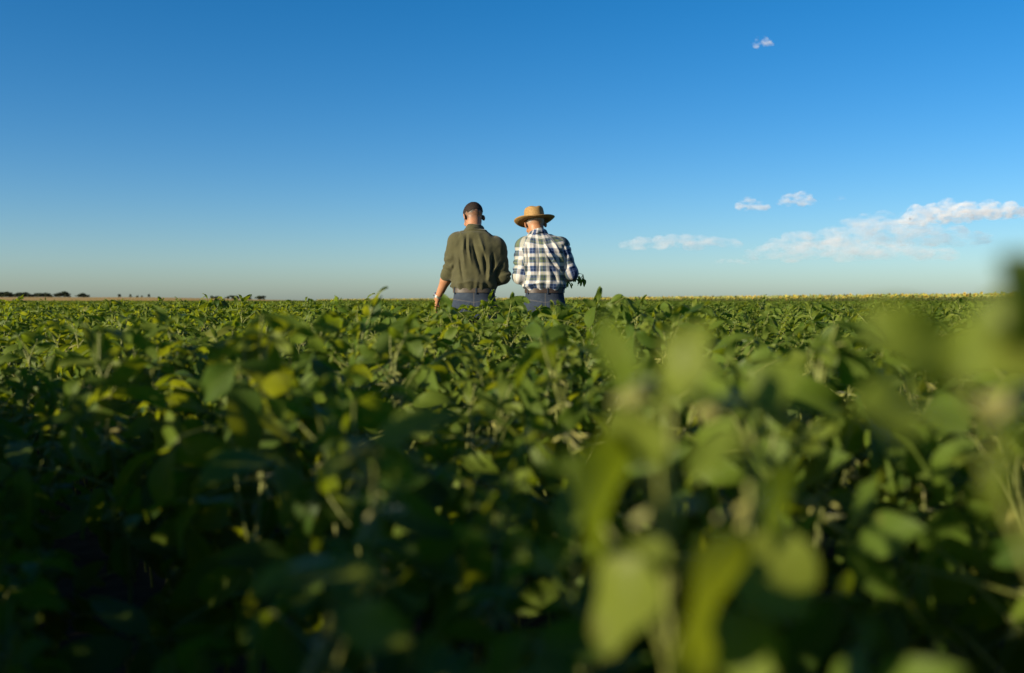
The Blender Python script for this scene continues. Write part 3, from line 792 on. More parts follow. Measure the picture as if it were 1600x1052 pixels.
def trifoliate(seed, size=1.0, young=False):
    rng = random.Random(seed)
    pl = rng.uniform(0.10, 0.2) * (0.45 if young else 1.0)
    el = R(rng.uniform(28, 68)) + (0.3 if young else 0)
    P = [Vector((0, 0, 0))]; e = el
    for i in range(5):
        P.append(P[-1] + Vector((0, math.cos(e), math.sin(e))) * pl / 5); e -= R(rng.uniform(0, 9))
    V, Fc = tube(P, [0.0030, 0.0026, 0.0022, 0.002, 0.0018, 0.0017], 4)
    mi = [1] * len(Fc); UV = [(0.5, 0.5)] * len(V)
    end = P[-1]
    pit = R(rng.uniform(-72, 46)) + (0.6 if young else 0); roll = R(rng.uniform(-58, 58))
    d0 = Vector((0, math.cos(pit), math.sin(pit))); up0 = Vector((0, -math.sin(pit), math.cos(pit)))
    up0 = Matrix.Rotation(roll, 3, d0) @ up0; s0 = d0.cross(up0)
    L0 = rng.uniform(0.106, 0.142) * size * (0.55 if young else 1)
    for k, a in enumerate((0, R(rng.uniform(62, 84)), -R(rng.uniform(62, 84)))):
        L = L0 * (1.0 if k == 0 else rng.uniform(0.82, 0.95)); W = L * rng.uniform(0.5, 0.64) * (0.7 if young else 1)
        dd = d0 * math.cos(a) + s0 * math.sin(a)
        uu = up0
        if k:   # lateral leaflets hang or lift on their own
            hang = R(rng.uniform(-42, 14)); dd = (dd * math.cos(hang) + up0 * math.sin(hang)).normalized()
            uu = (up0 - dd * up0.dot(dd)).normalized()
            uu = Matrix.Rotation(R(rng.uniform(-22, 22)), 3, dd) @ uu
        base = end + (d0 * rng.uniform(0.015, 0.026) * size if k == 0 else dd * 0.003)
        if k == 0:
            v, f = tube([end, base], [0.0016, 0.0014], 4); o = len(V); V += v; Fc += [tuple(x + o for x in q) for q in f]; mi += [1] * len(f); UV += [(0.5, 0.5)] * len(v)
        v, f, uv = leaflet(rng, L, W, base, dd, uu, R(rng.uniform(8, 62)), rng.uniform(0.05, 0.6), rng.uniform(-0.08, 0.08))
        o = len(V); V += v; Fc += [tuple(x + o for x in q) for q in f]; mi += [0] * len(f); UV += uv
    return V, Fc, mi, UV

def pod_shape(seed):
    rng = random.Random(seed)
    n = 9; L = rng.uniform(0.032, 0.044); pts, rad = [], []
    bend = rng.uniform(0.4, 1.0)
    for i in range(n):
        t = i / (n - 1)
        pts.append(Vector((0, math.sin(t * bend) * L * 0.9, -t * L + 0.2 * t * t * L)))
        rad.append(0.0009 + 0.0034 * (math.sin(math.pi * min(1, t * 0.97 + 0.015))**0.7) * (0.86 + 0.2 * math.cos(t * 6 * math.pi)))
    V, Fc = tube(pts, rad, 6)
    V = [Vector((v.x * 0.62, v.y, v.z)) for v in V]
    return V, Fc

LEAVES = [trifoliate(100 + i) for i in range(12)]; YOUNG = [trifoliate(300 + i, 1.0, True) for i in range(4)]
def leaf_me(d, young, i):
    m = mesh_py('leaf', d[0], d[1], [M_YOUNG if young else M_LEAF, M_STEM], d[2], True, d[3]); fattr(m, 'rnd', np.full(len(d[0]), 0.0)); return m
LEAF_ME = [leaf_me(d, False, i) for i, d in enumerate(LEAVES)]; YOUNG_ME = [leaf_me(d, True, i) for i, d in enumerate(YOUNG)]

def pod_cluster(seed):
    rng = random.Random(seed); V, Fc = [], []
    for k in range(rng.randint(3, 5)):
        v, f = pod_shape(seed * 10 + k)
        M = Matrix.Rotation(rng.uniform(0, 6.28), 4, 'Z') @ Matrix.Translation((0, 0.004, 0)) @ Matrix.Rotation(R(rng.uniform(-10, 65)), 4, 'X')
        o = len(V); V += [M @ x for x in v]; Fc += [tuple(x + o for x in q) for q in f]
    return V, Fc
PODS = [pod_cluster(i) for i in range(5)]
POD_ME = [mesh_py('pod_cluster', v, f, [M_POD]) for v, f in PODS]
for m_, (v, f) in zip(POD_ME, PODS): fattr(m_, 'rnd', np.zeros(len(v)))

SUN_AXIS = Vector((0, 0, 1)).cross(Vector((S_DIR.x, S_DIR.y, 0))).normalized()
def plant_proto(seed, nl=(12, 15)):
    """a soybean plant about 0.86 m to the growing tip: stem tube, list of (kind, index, matrix)"""
    rng = random.Random(seed)
    H = 0.80; n = 9; pts = []; lean = rng.uniform(0, 6.28); la = rng.uniform(0.02, 0.09)
    for i in range(n):
        t = i / (n - 1); pts.append(Vector((math.cos(lean) * la * t * t + 0.008 * math.sin(t * 9 + seed), math.sin(lean) * la * t * t + 0.008 * math.cos(t * 8 + seed), H * t)))
    sv, sf = tube(pts, [0.0055 - 0.0034 * i / (n - 1) for i in range(n)], 6)
    def on(t):
        f = t * (n - 1); i = min(int(f), n - 2); return pts[i].lerp(pts[i + 1], f - i)
    items = []
    k = rng.randint(*nl); az = rng.uniform(0, 6.28)
    for i in range(k):
        t = 0.34 + 0.63 * (i / (k - 1))**0.9
        az += math.pi + rng.uniform(-0.75, 0.75)
        tl = Matrix.Rotation(R(rng.gauss(30, 14)), 4, SUN_AXIS)      # leaves lean towards the evening sun
        M = Matrix.Translation(on(t)) @ tl @ Matrix.Rotation(az, 4, 'Z') @ Matrix.Scale(rng.uniform(0.85, 1.12) * (1.0 - 0.22 * max(0, (t - 0.8) / 0.2)), 4)
        items.append(('leaf', rng.randrange(len(LEAVES)), M))
    for i in range(rng.randint(2, 3)):
        az += 2.2 + rng.uniform(-0.4, 0.4)
        items.append(('young', rng.randrange(len(YOUNG)), Matrix.Translation(on(1.0 - 0.02 * i)) @ Matrix.Rotation(az, 4, 'Z')))
    for i in range(rng.randint(3, 6)):
        items.append(('pod', rng.randrange(len(PODS)), Matrix.Translation(on(rng.uniform(0.74, 1.0))) @ Matrix.Rotation(rng.uniform(0, 6.28), 4, 'Z')))
    return sv, sf, items
PROTOS = [plant_proto(i) for i in range(16)]
STEM_ME = [mesh_py('stem', p[0], p[1], [M_STEM]) for p in PROTOS]

def place_plant(pi, x, y, rz, sc, label, group, z=0.0, tilt=(0, 0)):
    r = empty('soybean_plant', (x, y, z), rz, sc); r.rotation_euler = (tilt[0], tilt[1], rz)
    tag(r, label, 'soybean plant', group)
    link('stem', STEM_ME[pi], r)
    for kind, i, M in PROTOS[pi][2]:
        if kind == 'pod': link('pod_cluster', POD_ME[i], r, M)
        else: link('leaf', LEAF_ME[i] if kind == 'leaf' else YOUNG_ME[i], r, M)
    return r

def joined_plant(pi, rng):
    """the same plant as one mesh, as a source for the uncountable far crop"""
    sv, sf, items = PROTOS[pi]
    V = [np.array([tuple(v) for v in sv])]; Fc = [list(q) for q in sf]; mi = [2] * len(sf); UV = [(0.5, 0.5)] * len(sv); rn = [0.0] * len(sv); o = len(sv)
    for kind, i, M in items:
        if kind == 'pod': v, f = PODS[i]; m = [3] * len(f); uv = [(0.5, 0.5)] * len(v)
        else:
            v, f, m, uv = (LEAVES if kind == 'leaf' else YOUNG)[i]
            m = [(2 if q else (0 if kind == 'leaf' else 1)) for q in m]
        V.append(np.array([tuple(M @ Vector(x)) for x in v])); Fc += [[x + o for x in q] for q in f]; mi += m; UV += uv; rn += [rng.random()] * len(v); o += len(v)
    return np.concatenate(V), Fc, mi, UV, rn

SRC = bpy.data.collections.new('soybean_sources')
jr = random.Random(5); JOINED = [joined_plant(i, jr) for i in range(len(PROTOS))]
for i, (V, Fc, mi, UV, rn) in enumerate(JOINED):
    m = mesh_py('soybean_plant_mass', V, Fc, [M_LEAF, M_YOUNG, M_STEM, M_POD], mi, True, UV); fattr(m, 'rnd', rn)
    SRC.objects.link(bpy.data.objects.new('mass_source_%d' % i, m))

PTOP = [float(j[0][:, 2].max()) for j in JOINED]
TIP = float(np.mean(PTOP))
# ---- where plants stand
nrng = random.Random(77)
def vn(x, y, s):
    return (math.sin(x * 1.7 / s + 1.3) + math.sin(y * 1.9 / s + 0.4 + x * 0.6 / s) + math.sin((x + y) * 2.3 / s + 2.1)) / 3
def height(x, y):
    """height of the growing tips over the field"""
    h = 0.90 + 0.05 * vn(x, y, 0.8) + 0.03 * vn(x + 9, y, 0.33)
    a = x / max(y, 0.12); u = (x + 0.2) * 0.875 + (y - 0.7) * 0.485     # distance right of the weak row
    if 0.3 < y < 6 and -0.62 < u < 0.08:                       # a weak, low row leading away to the left
        k = min(1, (0.08 - u) / 0.16) * min(1, (u + 0.62) / 0.1) * min(1, max(0, (6 - y) / 2.0)); h -= 0.26 * k
    elif y < 6 and u <= -0.62: h += 0.15 if y < 4.5 else 0.06                 # out-of-view plants beyond it, raised to throw shade on the weak row
    if -0.3 < y < 3.2 and -2.6 < x < -0.56 * max(y, 0) - 0.2 and -0.53 * x + 0.848 * y > 0.54: h = 1.13 + 0.04 * vn(x, y, 0.3)     # unseen plants beside the camera, made extra tall to shade the foreground
    if y < 0.4: return h
    if 0 < y < 1.45 and -0.53 < a < 0.12: h -= 0.12 * min(1, (1.45 - y) / 0.4) * min(1, (0.12 - a) / 0.12)
    if 0.0 < y < 1.3 and abs(a) < 0.55: h -= 0.10 * min(1, (1.3 - y) / 0.5)
    if 4.5 < y < 8.0 and abs(a) < 0.16: h += 0.03
    if 1.5 < y < 8.2 and -0.1 < a < -0.045: h -= 0.05
    return h
men = [(XA, YP), (XB, YP)]
def blocked(x, y):
    if math.hypot(x, y) < 0.42 or (0 < y < 0.72 and abs(x) < 0.56 * y + 0.1): return True
    if -0.35 < y < 0.45 and abs(x) < 0.28: return True
    for mx, my in men:
        if abs(x - mx) < 0.26 and -0.2 < y - my < 0.26: return True
    return False
ROW = 0.46; ANG = R(-29)
near = []
ca, sa = math.cos(ANG), math.sin(ANG)
for i in range(-60, 60):
    for j in range(-200, 400):
        u = i * ROW + 0.1 + nrng.uniform(-0.1, 0.1); v = j * 0.165 + nrng.uniform(-0.06, 0.06)
        x = u * ca + v * sa; y = -u * sa + v * ca
        if y < -2.5 or y > 24 or abs(x) > 0.56 * max(y, 0) + 2.6: continue
        if blocked(x, y): continue
        near.append((x, y))
def inview(x, y): return y > 0.3 and abs(x) < 0.514 * y + 0.16
FEATURES = [  # px, distance, top pixel: plants that stand out in the photograph
    (385, 1.75, 488, 1, 'tall soybean plant with yellow pods and drooping leaves in the near left part'),
    (200, 2.1, 505, 9, 'soybean plant with upright sunlit leaves beside the dark furrow on the left'),
    (560, 1.55, 560, 12, 'blurred soybean plant with pale pods below the olive-shirted man'),
    (935, 4.6, 447, 4, 'tall soybean plant standing above the horizon just right of the straw-hatted man'),
    (785, 5.6, 456, 6, 'soybean plant with one upright leaf in the gap between the two men'),
]
# near plants whose single leaves the photograph shows: (stem px, distance, stem top py, leaves [(base px,py, tip px,py, distance, width, normal)], label)
AIMED = [
    (1035, 0.62, 600, [(975, 675, 905, 890, 0.60, 0.085, (-0.8, 0.5, 0.3)), (1175, 845, 1050, 1065, 0.54, 0.12, (-0.8, 0.55, 0.35)), (960, 850, 1050, 880, 0.58, 0.03, (-0.6, -0.3, 0.7)),
                       (1035, 640, 1095, 500, 0.60, 0.045, (-0.6, -0.6, 0.4)), (1010, 640, 930, 500, 0.63, 0.04, (-0.7, -0.5, 0.4)), (900, 760, 850, 700, 0.66, 0.05, (-0.3, -0.2, 0.9)),
                       (1010, 880, 935, 1020, 0.56, 0.075, (-0.75, -0.45, 0.4)), (1030, 730, 960, 640, 0.6, 0.05, (-0.7, -0.5, 0.4))],
     'strongly blurred soybean plant with bright yellow-green leaves, right of the bottom centre'),
    (1175, 0.70, 620, [(1250, 730, 1190, 880, 0.64, 0.09, (-0.8, 0.5, 0.3)), (1170, 640, 1260, 560, 0.70, 0.05, (-0.6, -0.5, 0.5)), (1160, 680, 1080, 740, 0.7, 0.05, (-0.4, -0.5, 0.7)), (1160, 850, 1270, 960, 0.62, 0.075, (-0.4, -0.6, 0.6)), (1190, 960, 1150, 1080, 0.6, 0.075, (-0.6, -0.6, 0.4))],
     'blurred soybean plant with a pale forked stem, right of the bright yellow-green one'),
    (1650, 0.5, 600, [(1500, 600, 1380, 480, 0.44, 0.04, (-0.5, -0.7, 0.5)), (1500, 590, 1610, 470, 0.42, 0.05, (-0.6, -0.6, 0.4)), (1480, 640, 1330, 640, 0.46, 0.05, (-0.2, -0.4, 0.9)), (1610, 660, 1530, 820, 0.44, 0.08, (-0.8, 0.5, 0.3))],
     'very blurred soybean plant with yellow pods at its crown, near the right edge'),
    (1700, 0.42, 520, [(1660, 520, 1552, 415, 0.40, 0.05, (-0.6, 0.7, 0.3)), (1660, 540, 1570, 580, 0.40, 0.05, (-0.4, -0.5, 0.8))],
     'soybean plant reaching above the horizon, very blurred, cut by the right edge'),
    (590, 1.0, 690, [(580, 690, 720, 640, 0.98, 0.06, (-0.3, -0.5, 0.8)), (590, 700, 640, 760, 1.0, 0.05, (-0.6, -0.6, 0.4)), (580, 700, 500, 740, 1.0, 0.05, (-0.3, -0.4, 0.8))],
     'blurred soybean plant with pale spreading leaf stalks below the gap between the two men'),
    (500, 0.80, 880, [(590, 900, 390, 900, 0.78, 0.06, (-0.25, -0.35, 0.9)), (520, 960, 640, 1010, 0.74, 0.05, (-0.6, -0.5, 0.5))],
     'blurred soybean plant with one broad shaded leaf in the dark lower left'),
]
cand = sorted([p for p in near if inview(*p)], key=lambda p: math.hypot(*p))
fpos = []
for px, d, top, pi, lab in FEATURES:
    c = at(px, top, d); fpos.append((c.x, d))
for px, d, top, lv, lab in AIMED: fpos.append((at(px, top, d).x, d))
cand = [p for p in cand if all(math.hypot(p[0] - a, p[1] - b) > 0.15 for a, b in fpos)]
singles = cand[:300 - len(FEATURES) - len(AIMED)]
single_set = set(singles)
LAB = [('blurred soybean plant close to the camera in the dark lower left', 'plants close to the camera, lower left'),
       ('blurred soybean plant close to the camera in the lower right', 'plants close to the camera, lower right'),
       ('soybean plant left of the olive-shirted man, in the middle distance before him', 'middle-distance plants on the left'),
       ('soybean plant in the middle distance straight before the two men', 'middle-distance plants before the men'),
       ('soybean plant right of the straw-hatted man, in the middle distance before him', 'middle-distance plants on the right')]
def zone(x, y):
    a = x / y
    if y < 1.6: return 0 if a < 0.04 else 1
    return 2 if a < -0.08 else (3 if a < 0.075 else 4)
for x, y in singles:
    lab, grp = LAB[zone(x, y)]
    place_plant(nrng.randrange(len(PROTOS)), x, y, nrng.uniform(-0.8, 0.8), (height(x, y) + nrng.gauss(0, 0.055)) / TIP, lab, grp, 0, (nrng.gauss(0, 0.06), nrng.gauss(0, 0.06)))
for (px, d, top, pi, lab), (x, y) in zip(FEATURES, fpos):
    c = at(px, top, d)
    rz = 0.7 * math.sin(2.1 * pi); sc = c.z / PTOP[pi]
    place_plant(pi, x, y, rz, sc, lab, 'soybean plants that stand out')

def aimed_plant(px, d, top, lv, lab, seed):
    rng = random.Random(seed); c = at(px, top, d); r = empty('soybean_plant', (c.x, d, 0)); tag(r, lab, 'soybean plant', 'soybean plants that stand out')
    O = Vector((c.x, d, 0)); n = 9
    pts = [Vector((0.01 * math.sin(i * 1.1 + seed), 0.01 * math.cos(i * 0.9 + seed), c.z * i / (n - 1))) for i in range(n)]
    v, f = tube(pts, [0.004 - 0.0022 * i / (n - 1) for i in range(n)], 7); link('stem', mesh_py('stem', v, f, [M_STEM]), r)
    for bx, by, tx, ty, dd, W, nn in lv:
        b = at(bx, by, dd) - O; t = at(tx, ty, dd - 0.012) - O; D = t - b; L = D.length
        node = pts[n - 1].lerp(pts[n - 2], rng.uniform(0, 1)); node.z = min(c.z, max(b.z - 0.1, 0.3))
        m0 = node.lerp(b, 0.5) + Vector((0, 0, 0.01))
        v, f = tube([node, m0, b], [0.0026, 0.0022, 0.0018], 5); mi = [1] * len(f); uv = [(0.5, 0.5)] * len(v)
        N = Vector(nn); N = (N - D.normalized() * N.dot(D.normalized())).normalized()
        v2, f2, uv2 = leaflet(rng, L * 1.03, W, b, D, N, R(rng.uniform(5, 22)), rng.uniform(0.1, 0.3))
        me = mesh_py('leaf', v + v2, f + [tuple(x + len(v) for x in q) for q in f2], [M_YOUNG, M_STEM], mi + [0] * len(f2), True, uv + uv2); fattr(me, 'rnd', np.zeros(len(v) + len(v2))); link('leaf', me, r)
    for k in range(2 if d > 0.5 else 1): link('pod_cluster', POD_ME[k], r, Matrix.Translation(pts[n - 1].lerp(pts[n - 3], k / 3)) @ Matrix.Rotation(k * 2.0, 4, 'Z'))
    for k in range(7):
        z = c.z * (0.35 + 0.055 * k); link('leaf', LEAF_ME[(k + seed) % len(LEAF_ME)], r, Matrix.Translation((0, 0, z)) @ Matrix.Rotation(R(25), 4, SUN_AXIS) @ Matrix.Rotation(k * 2.6 + seed, 4, 'Z') @ Matrix.Scale(0.9, 4))
for k, (px, d, top, lv, lab) in enumerate(AIMED): aimed_plant(px, d, top, lv, lab, k)

# ---- the rest of the crop: one uncountable mass
rest = [(x, y) for x, y in near if (x, y) not in single_set and all(math.hypot(x - a, y - b) > 0.12 for a, b in fpos)]
pts, rot, scl = [], [], []
for x, y in rest:
    pts.append((x, y, 0)); rot.append((nrng.gauss(0, 0.07), nrng.gauss(0, 0.07), nrng.uniform(-0.8, 0.8))); scl.append((height(x, y) + nrng.gauss(0, 0.05)) / TIP)

def mass(name, pts, rot, scl, coll, label, cat):
    me = bpy.data.meshes.new(name); me.from_pydata(pts, [], [])
    a = me.attributes.new('rot', 'FLOAT_VECTOR', 'POINT'); a.data.foreach_set('vector', np.array(rot, np.float32).ravel())
    fattr(me, 'scl', scl)
    o = link(name, me); tag(o, label, cat, None, 'stuff')
    g = bpy.data.node_groups.new(name, 'GeometryNodeTree')
    g.interface.new_socket('Geometry', in_out='INPUT', socket_type='NodeSocketGeometry'); g.interface.new_socket('Geometry', in_out='OUTPUT', socket_type='NodeSocketGeometry')
    N = g.nodes; Lk = g.links
    gi = N.new('NodeGroupInput'); go = N.new('NodeGroupOutput')
    ci = N.new('GeometryNodeCollectionInfo'); ci.inputs['Collection'].default_value = coll; ci.inputs['Separate Children'].default_value = True; ci.inputs['Reset Children'].default_value = True
    ip = N.new('GeometryNodeInstanceOnPoints'); ip.inputs['Pick Instance'].default_value = True
    rv = N.new('FunctionNodeRandomValue'); rv.data_type = 'INT'; rv.inputs[4].default_value = 0; rv.inputs[5].default_value = len(coll.objects) - 1
    ar = N.new('GeometryNodeInputNamedAttribute'); ar.data_type = 'FLOAT_VECTOR'; ar.inputs[0].default_value = 'rot'
    er = N.new('FunctionNodeEulerToRotation')
    asc = N.new('GeometryNodeInputNamedAttribute'); asc.data_type = 'FLOAT'; asc.inputs[0].default_value = 'scl'
    Lk.new(gi.outputs[0], ip.inputs['Points']); Lk.new(ci.outputs[0], ip.inputs['Instance'])
    Lk.new(rv.outputs[2], ip.inputs['Instance Index'])
    Lk.new(ar.outputs[0], er.inputs[0]); Lk.new(er.outputs[0], ip.inputs['Rotation'])
    Lk.new(asc.outputs[0], ip.inputs['Scale']); Lk.new(ip.outputs[0], go.inputs[0])
    md = o.modifiers.new('scatter', 'NODES'); md.node_group = g
    return o
mass('soybean_crop', pts, rot, scl, SRC, 'dense soybean crop around and beyond the two men', 'soybean crop')

# patches of crop for the far field
PATCH = bpy.data.collections.new('soybean_patches')
for k in range(5):
    pr = random.Random(900 + k); VV, FF, MI, RN, UVs = [], [], [], [], []; o = 0
    for q in range(30):
        V, Fc, mi, UV, rn = JOINED[pr.randrange(len(JOINED))]
        M = Matrix.Translation((pr.uniform(-1, 1), pr.uniform(-1, 1), 0)) @ Matrix.Rotation(pr.uniform(-0.8, 0.8), 4, 'Z') @ Matrix.Scale((0.9 + pr.gauss(0, 0.04)) / TIP, 4)
        A3 = np.array(M.to_3x3()); V2 = V @ A3.T + np.array(M.translation)
        VV.append(V2); FF += [[x + o for x in f] for f in Fc]; MI += mi; sh = pr.random(); RN += [(r + sh) % 1 for r in rn]; UVs += UV; o += len(V)
    m = mesh_py('soybean_patch', np.concatenate(VV), FF, [M_LEAF, M_YOUNG, M_STEM, M_POD], MI, True, UVs); fattr(m, 'rnd', RN)
    PATCH.objects.link(bpy.data.objects.new('patch_source_%d' % k, m))
SF_EDGE = [(60, 30), (37, 73), (20, 155), (-40, 310), (-85, 430)]      # near edge of the sunflower field
def beyond(x, y):
    """signed distance past the sunflower edge (positive = inside that field)"""
    best = 1e9; sg = -1
    for (ax, ay), (bx, by) in zip(SF_EDGE[:-1], SF_EDGE[1:]):
        dx, dy = bx - ax, by - ay; L = dx * dx + dy * dy
        t = max(0, min(1, ((x - ax) * dx + (y - ay) * dy) / L)); d = math.hypot(x - ax - t * dx, y - ay - t * dy)
        if d < best: best = d; sg = 1 if (dx * (y - ay) - dy * (x - ax)) < 0 else -1
    return best * sg
pts, rot, scl = [], [], []
y = 25.0
while y < 400:
    st = 1.7 if y < 120 else 2.6
    x = -0.58 * y - 3
    while x < 0.58 * y + 3:
        xx, yy = x + nrng.uniform(-0.3, 0.3), y + nrng.uniform(-0.3, 0.3)
        if beyond(xx, yy) < 0:
            pts.append((xx, yy, 0)); rot.append((0, 0, nrng.uniform(-0.3, 0.3))); scl.append(1.0 + 0.04 * vn(xx, yy, 6) + nrng.gauss(0, 0.02))
        x += st
    y += st
mass('soybean_field', pts, rot, scl, PATCH, 'distant soybean field stretching to the horizon', 'soybean field')

# the uprooted soybean sprig the hatted man holds
def held_sprig():
    base = Vector((XB + 0.125, YP + 0.285, 1.185)); r = empty('soybean_sprig', base)
    tag(r, 'cut soybean sprig with hanging leaves held by the man in the straw hat', 'plant sprig')
    P = [Vector((-0.05, 0, -0.04)), Vector((0, 0, 0)), Vector((0.07, 0.01, 0.03)), Vector((0.13, 0.015, 0.045)), Vector((0.18, 0.02, 0.05)), Vector((0.215, 0.02, 0.04))]
    v, f = tube(P, [0.004, 0.004, 0.0035, 0.003, 0.0025, 0.002], 6); link('stem', mesh_py('stem', v, f, [M_STEM]), r)
    rng = random.Random(4)
    for p, n, drop in ((P[5], 6, 0.03), (P[4], 5, 0.02), (P[3], 2, 0.01), (P[2], 4, 0.05)):
        for k in range(n):
            az = rng.uniform(0, 6.28); d = Vector((math.cos(az) * 0.55, math.sin(az) * 0.45, -0.8)).normalized(); b = p + d * (drop + rng.uniform(0.0, 0.02))
            v, f = tube([p, b], [0.0016, 0.0013], 4); mi = [1] * len(f); uv = [(0.5, 0.5)] * len(v)
            v2, f2, uv2 = leaflet(rng, rng.uniform(0.05, 0.075), rng.uniform(0.024, 0.034), b, d, Vector((math.cos(az), math.sin(az), 0.4)), R(rng.uniform(-5, 25)), 0.25)
            m = mesh_py('leaf', v + v2, f + [tuple(x + len(v) for x in q) for q in f2], [M_LEAF, M_STEM], mi + [0] * len(f2), True, uv + uv2); fattr(m, 'rnd', np.zeros(len(v) + len(v2))); link('leaf', m, r)
held_sprig()

# ================================================================== SUNFLOWER FIELD (far right)
def sunflowers():
    M_PET = simple('sunflower_petal', (0.4, 0.31, 0.02), 0.6, 20, 0.15); M_DISK = simple('sunflower_disk', (0.12, 0.07, 0.02), 0.9, 40, 0.3)
    M_SL = simple('sunflower_leaf', (0.115, 0.135, 0.022), 0.6, 20, 0.3)
    coll = bpy.data.collections.new('sunflower_sources')
    for k in range(8):
        rng = random.Random(60 + k); V, Fc, mi = [], [], []
        def add(v, f, m):
            o = len(V); V.extend(v); Fc.extend([tuple(x + o for x in q) for q in f]); mi.extend([m] * len(f))
        H = 1.45; v, f = tube([Vector((0, 0, 0)), Vector((0.02, 0, 0.7)), Vector((0, -0.02, 1.3)), Vector((0.01, -0.09, H))], [0.014, 0.012, 0.01, 0.009], 5); add(v, f, 0)
        for i in range(9):
            a = i * 2.4; z = 0.5 + i * 0.1; d = Vector((math.cos(a), math.sin(a), 0.25))
            v, f, _ = leaflet(rng, 0.24, 0.2, Vector((0, 0, z)) + d * 0.1, d, Vector((0, 0, 1)), 0.9, 0.15); add(v, f, 0)
        c = Vector((0.01, -0.12, H)); fd = (Vector((0.15, -1, rng.uniform(-0.3, 0.15))) if k < 2 else Vector((rng.uniform(0.6, 1), rng.uniform(-0.1, 0.9), -0.5))).normalized(); q = fd.to_track_quat('Z', 'Y').to_matrix()
        ring = [c + q @ Vector((0.075 * math.cos(i * math.pi / 6), 0.075 * math.sin(i * math.pi / 6), 0.015)) for i in range(12)] + [c + q @ Vector((0, 0, 0.03))]
        add(ring, [(i, (i + 1) % 12, 12) for i in range(12)], 2)
        bk = [c + q @ Vector((0.08 * math.cos(i * math.pi / 6), 0.08 * math.sin(i * math.pi / 6), 0.01)) for i in range(12)] + [c + q @ Vector((0, 0, -0.03))]
        add(bk, [((i + 1) % 12, i, 12) for i in range(12)], 0)
        for i in range(18 if k < 3 else 0):
            a = i * 2 * math.pi / 18; e = Vector((math.cos(a), math.sin(a), 0)); s = Vector((-math.sin(a), math.cos(a), 0))
            pv = [c + q @ (e * 0.07 + s * 0.012), c + q @ (e * 0.1 + s * 0.018 + Vector((0, 0, 0.02))), c + q @ (e * 0.13 + Vector((0, 0, 0.01))), c + q @ (e * 0.1 - s * 0.018 + Vector((0, 0, 0.02))), c + q @ (e * 0.07 - s * 0.012)]
            add(pv, [(0, 1, 2, 3, 4)], 1)
        coll.objects.link(bpy.data.objects.new('sunflower_source_%d' % k, mesh_py('sunflower', V, Fc, [M_SL, M_PET, M_DISK], mi, True)))
    rng = random.Random(8); pts, rot, scl = [], [], []
    for (ax, ay), (bx, by) in zip(SF_EDGE[:-1], SF_EDGE[1:]):
        L = math.hypot(bx - ax, by - ay); tx, ty = (bx - ax) / L, (by - ay) / L
        for i in range(int(L / 0.28)):
            for j in range(34):
                s = i * 0.28 + rng.uniform(-0.1, 0.1); dd = 0.4 + j * 0.7 + rng.uniform(-0.15, 0.15)
                x, yv = ax + tx * s + ty * dd, ay + ty * s - tx * dd
                if abs(x) > 0.6 * yv + 3: continue
                pts.append((x, yv, 0)); rot.append((0, 0, rng.gauss(0, 0.45))); scl.append(rng.gauss(0.97, 0.06))
    mass('sunflower_field', pts, rot, scl, coll, 'far field of yellow flowering sunflowers along the horizon', 'sunflower field')
sunflowers()

# ================================================================== FAR TREES
def tree_mesh(seed):
    rng = random.Random(seed)
    tv, tf = tube([Vector((0, 0, -0.3)), Vector((0.1, 0, 1.2)), Vector((0.0, 0.1, 2.6)), Vector((0.1, 0, 4.6))], [0.28, 0.22, 0.16, 0.05], 6)
    for k in range(6):
        a = rng.uniform(0, 6.28); z = rng.uniform(1.2, 3.4); e = Vector((math.cos(a) * 1.8, math.sin(a) * 1.8, z + 1.6))
        v, f = tube([Vector((0.05, 0, z)), Vector((0.05, 0, z)).lerp(e, 0.5) + Vector((0, 0, 0.1)), e], [0.1, 0.07, 0.03], 4)
        o = len(tv); tv += v; tf += [tuple(x + o for x in q) for q in f]
    V, Fc, rn = [], [], []
    lobes = [(Vector((rng.gauss(0, 1.2), rng.gauss(0, 1.2), rng.uniform(1.6, 6.2))), rng.uniform(0.8, 1.7)) for _ in range(13)]
    for c, r in lobes:
        for i in range(90):
            d = Vector((rng.gauss(0, 1), rng.gauss(0, 1), rng.gauss(0, 1))).normalized() * r * rng.uniform(0.55, 1.05); p = c + Vector((d.x, d.y, d.z * 0.85))
            n = Vector((rng.gauss(0, 1), rng.gauss(0, 1), rng.gauss(0, 1))).normalized(); a = n.orthogonal().normalized(); b = n.cross(a); s = rng.uniform(0.3, 0.62)
            o = len(V); V += [p + a * s, p + b * s * 0.6, p - a * s, p - b * s * 0.6]; Fc.append((o, o + 1, o + 2, o + 3)); rn += [rng.random() * 0.6] * 4
    m = mesh_py('crown', V, Fc, [M_TREE], None, False); fattr(m, 'rnd', rn)
    return mesh_py('trunk', tv, tf, [M_BARK]), m
TREES = [tree_mesh(40 + i) for i in range(4)]
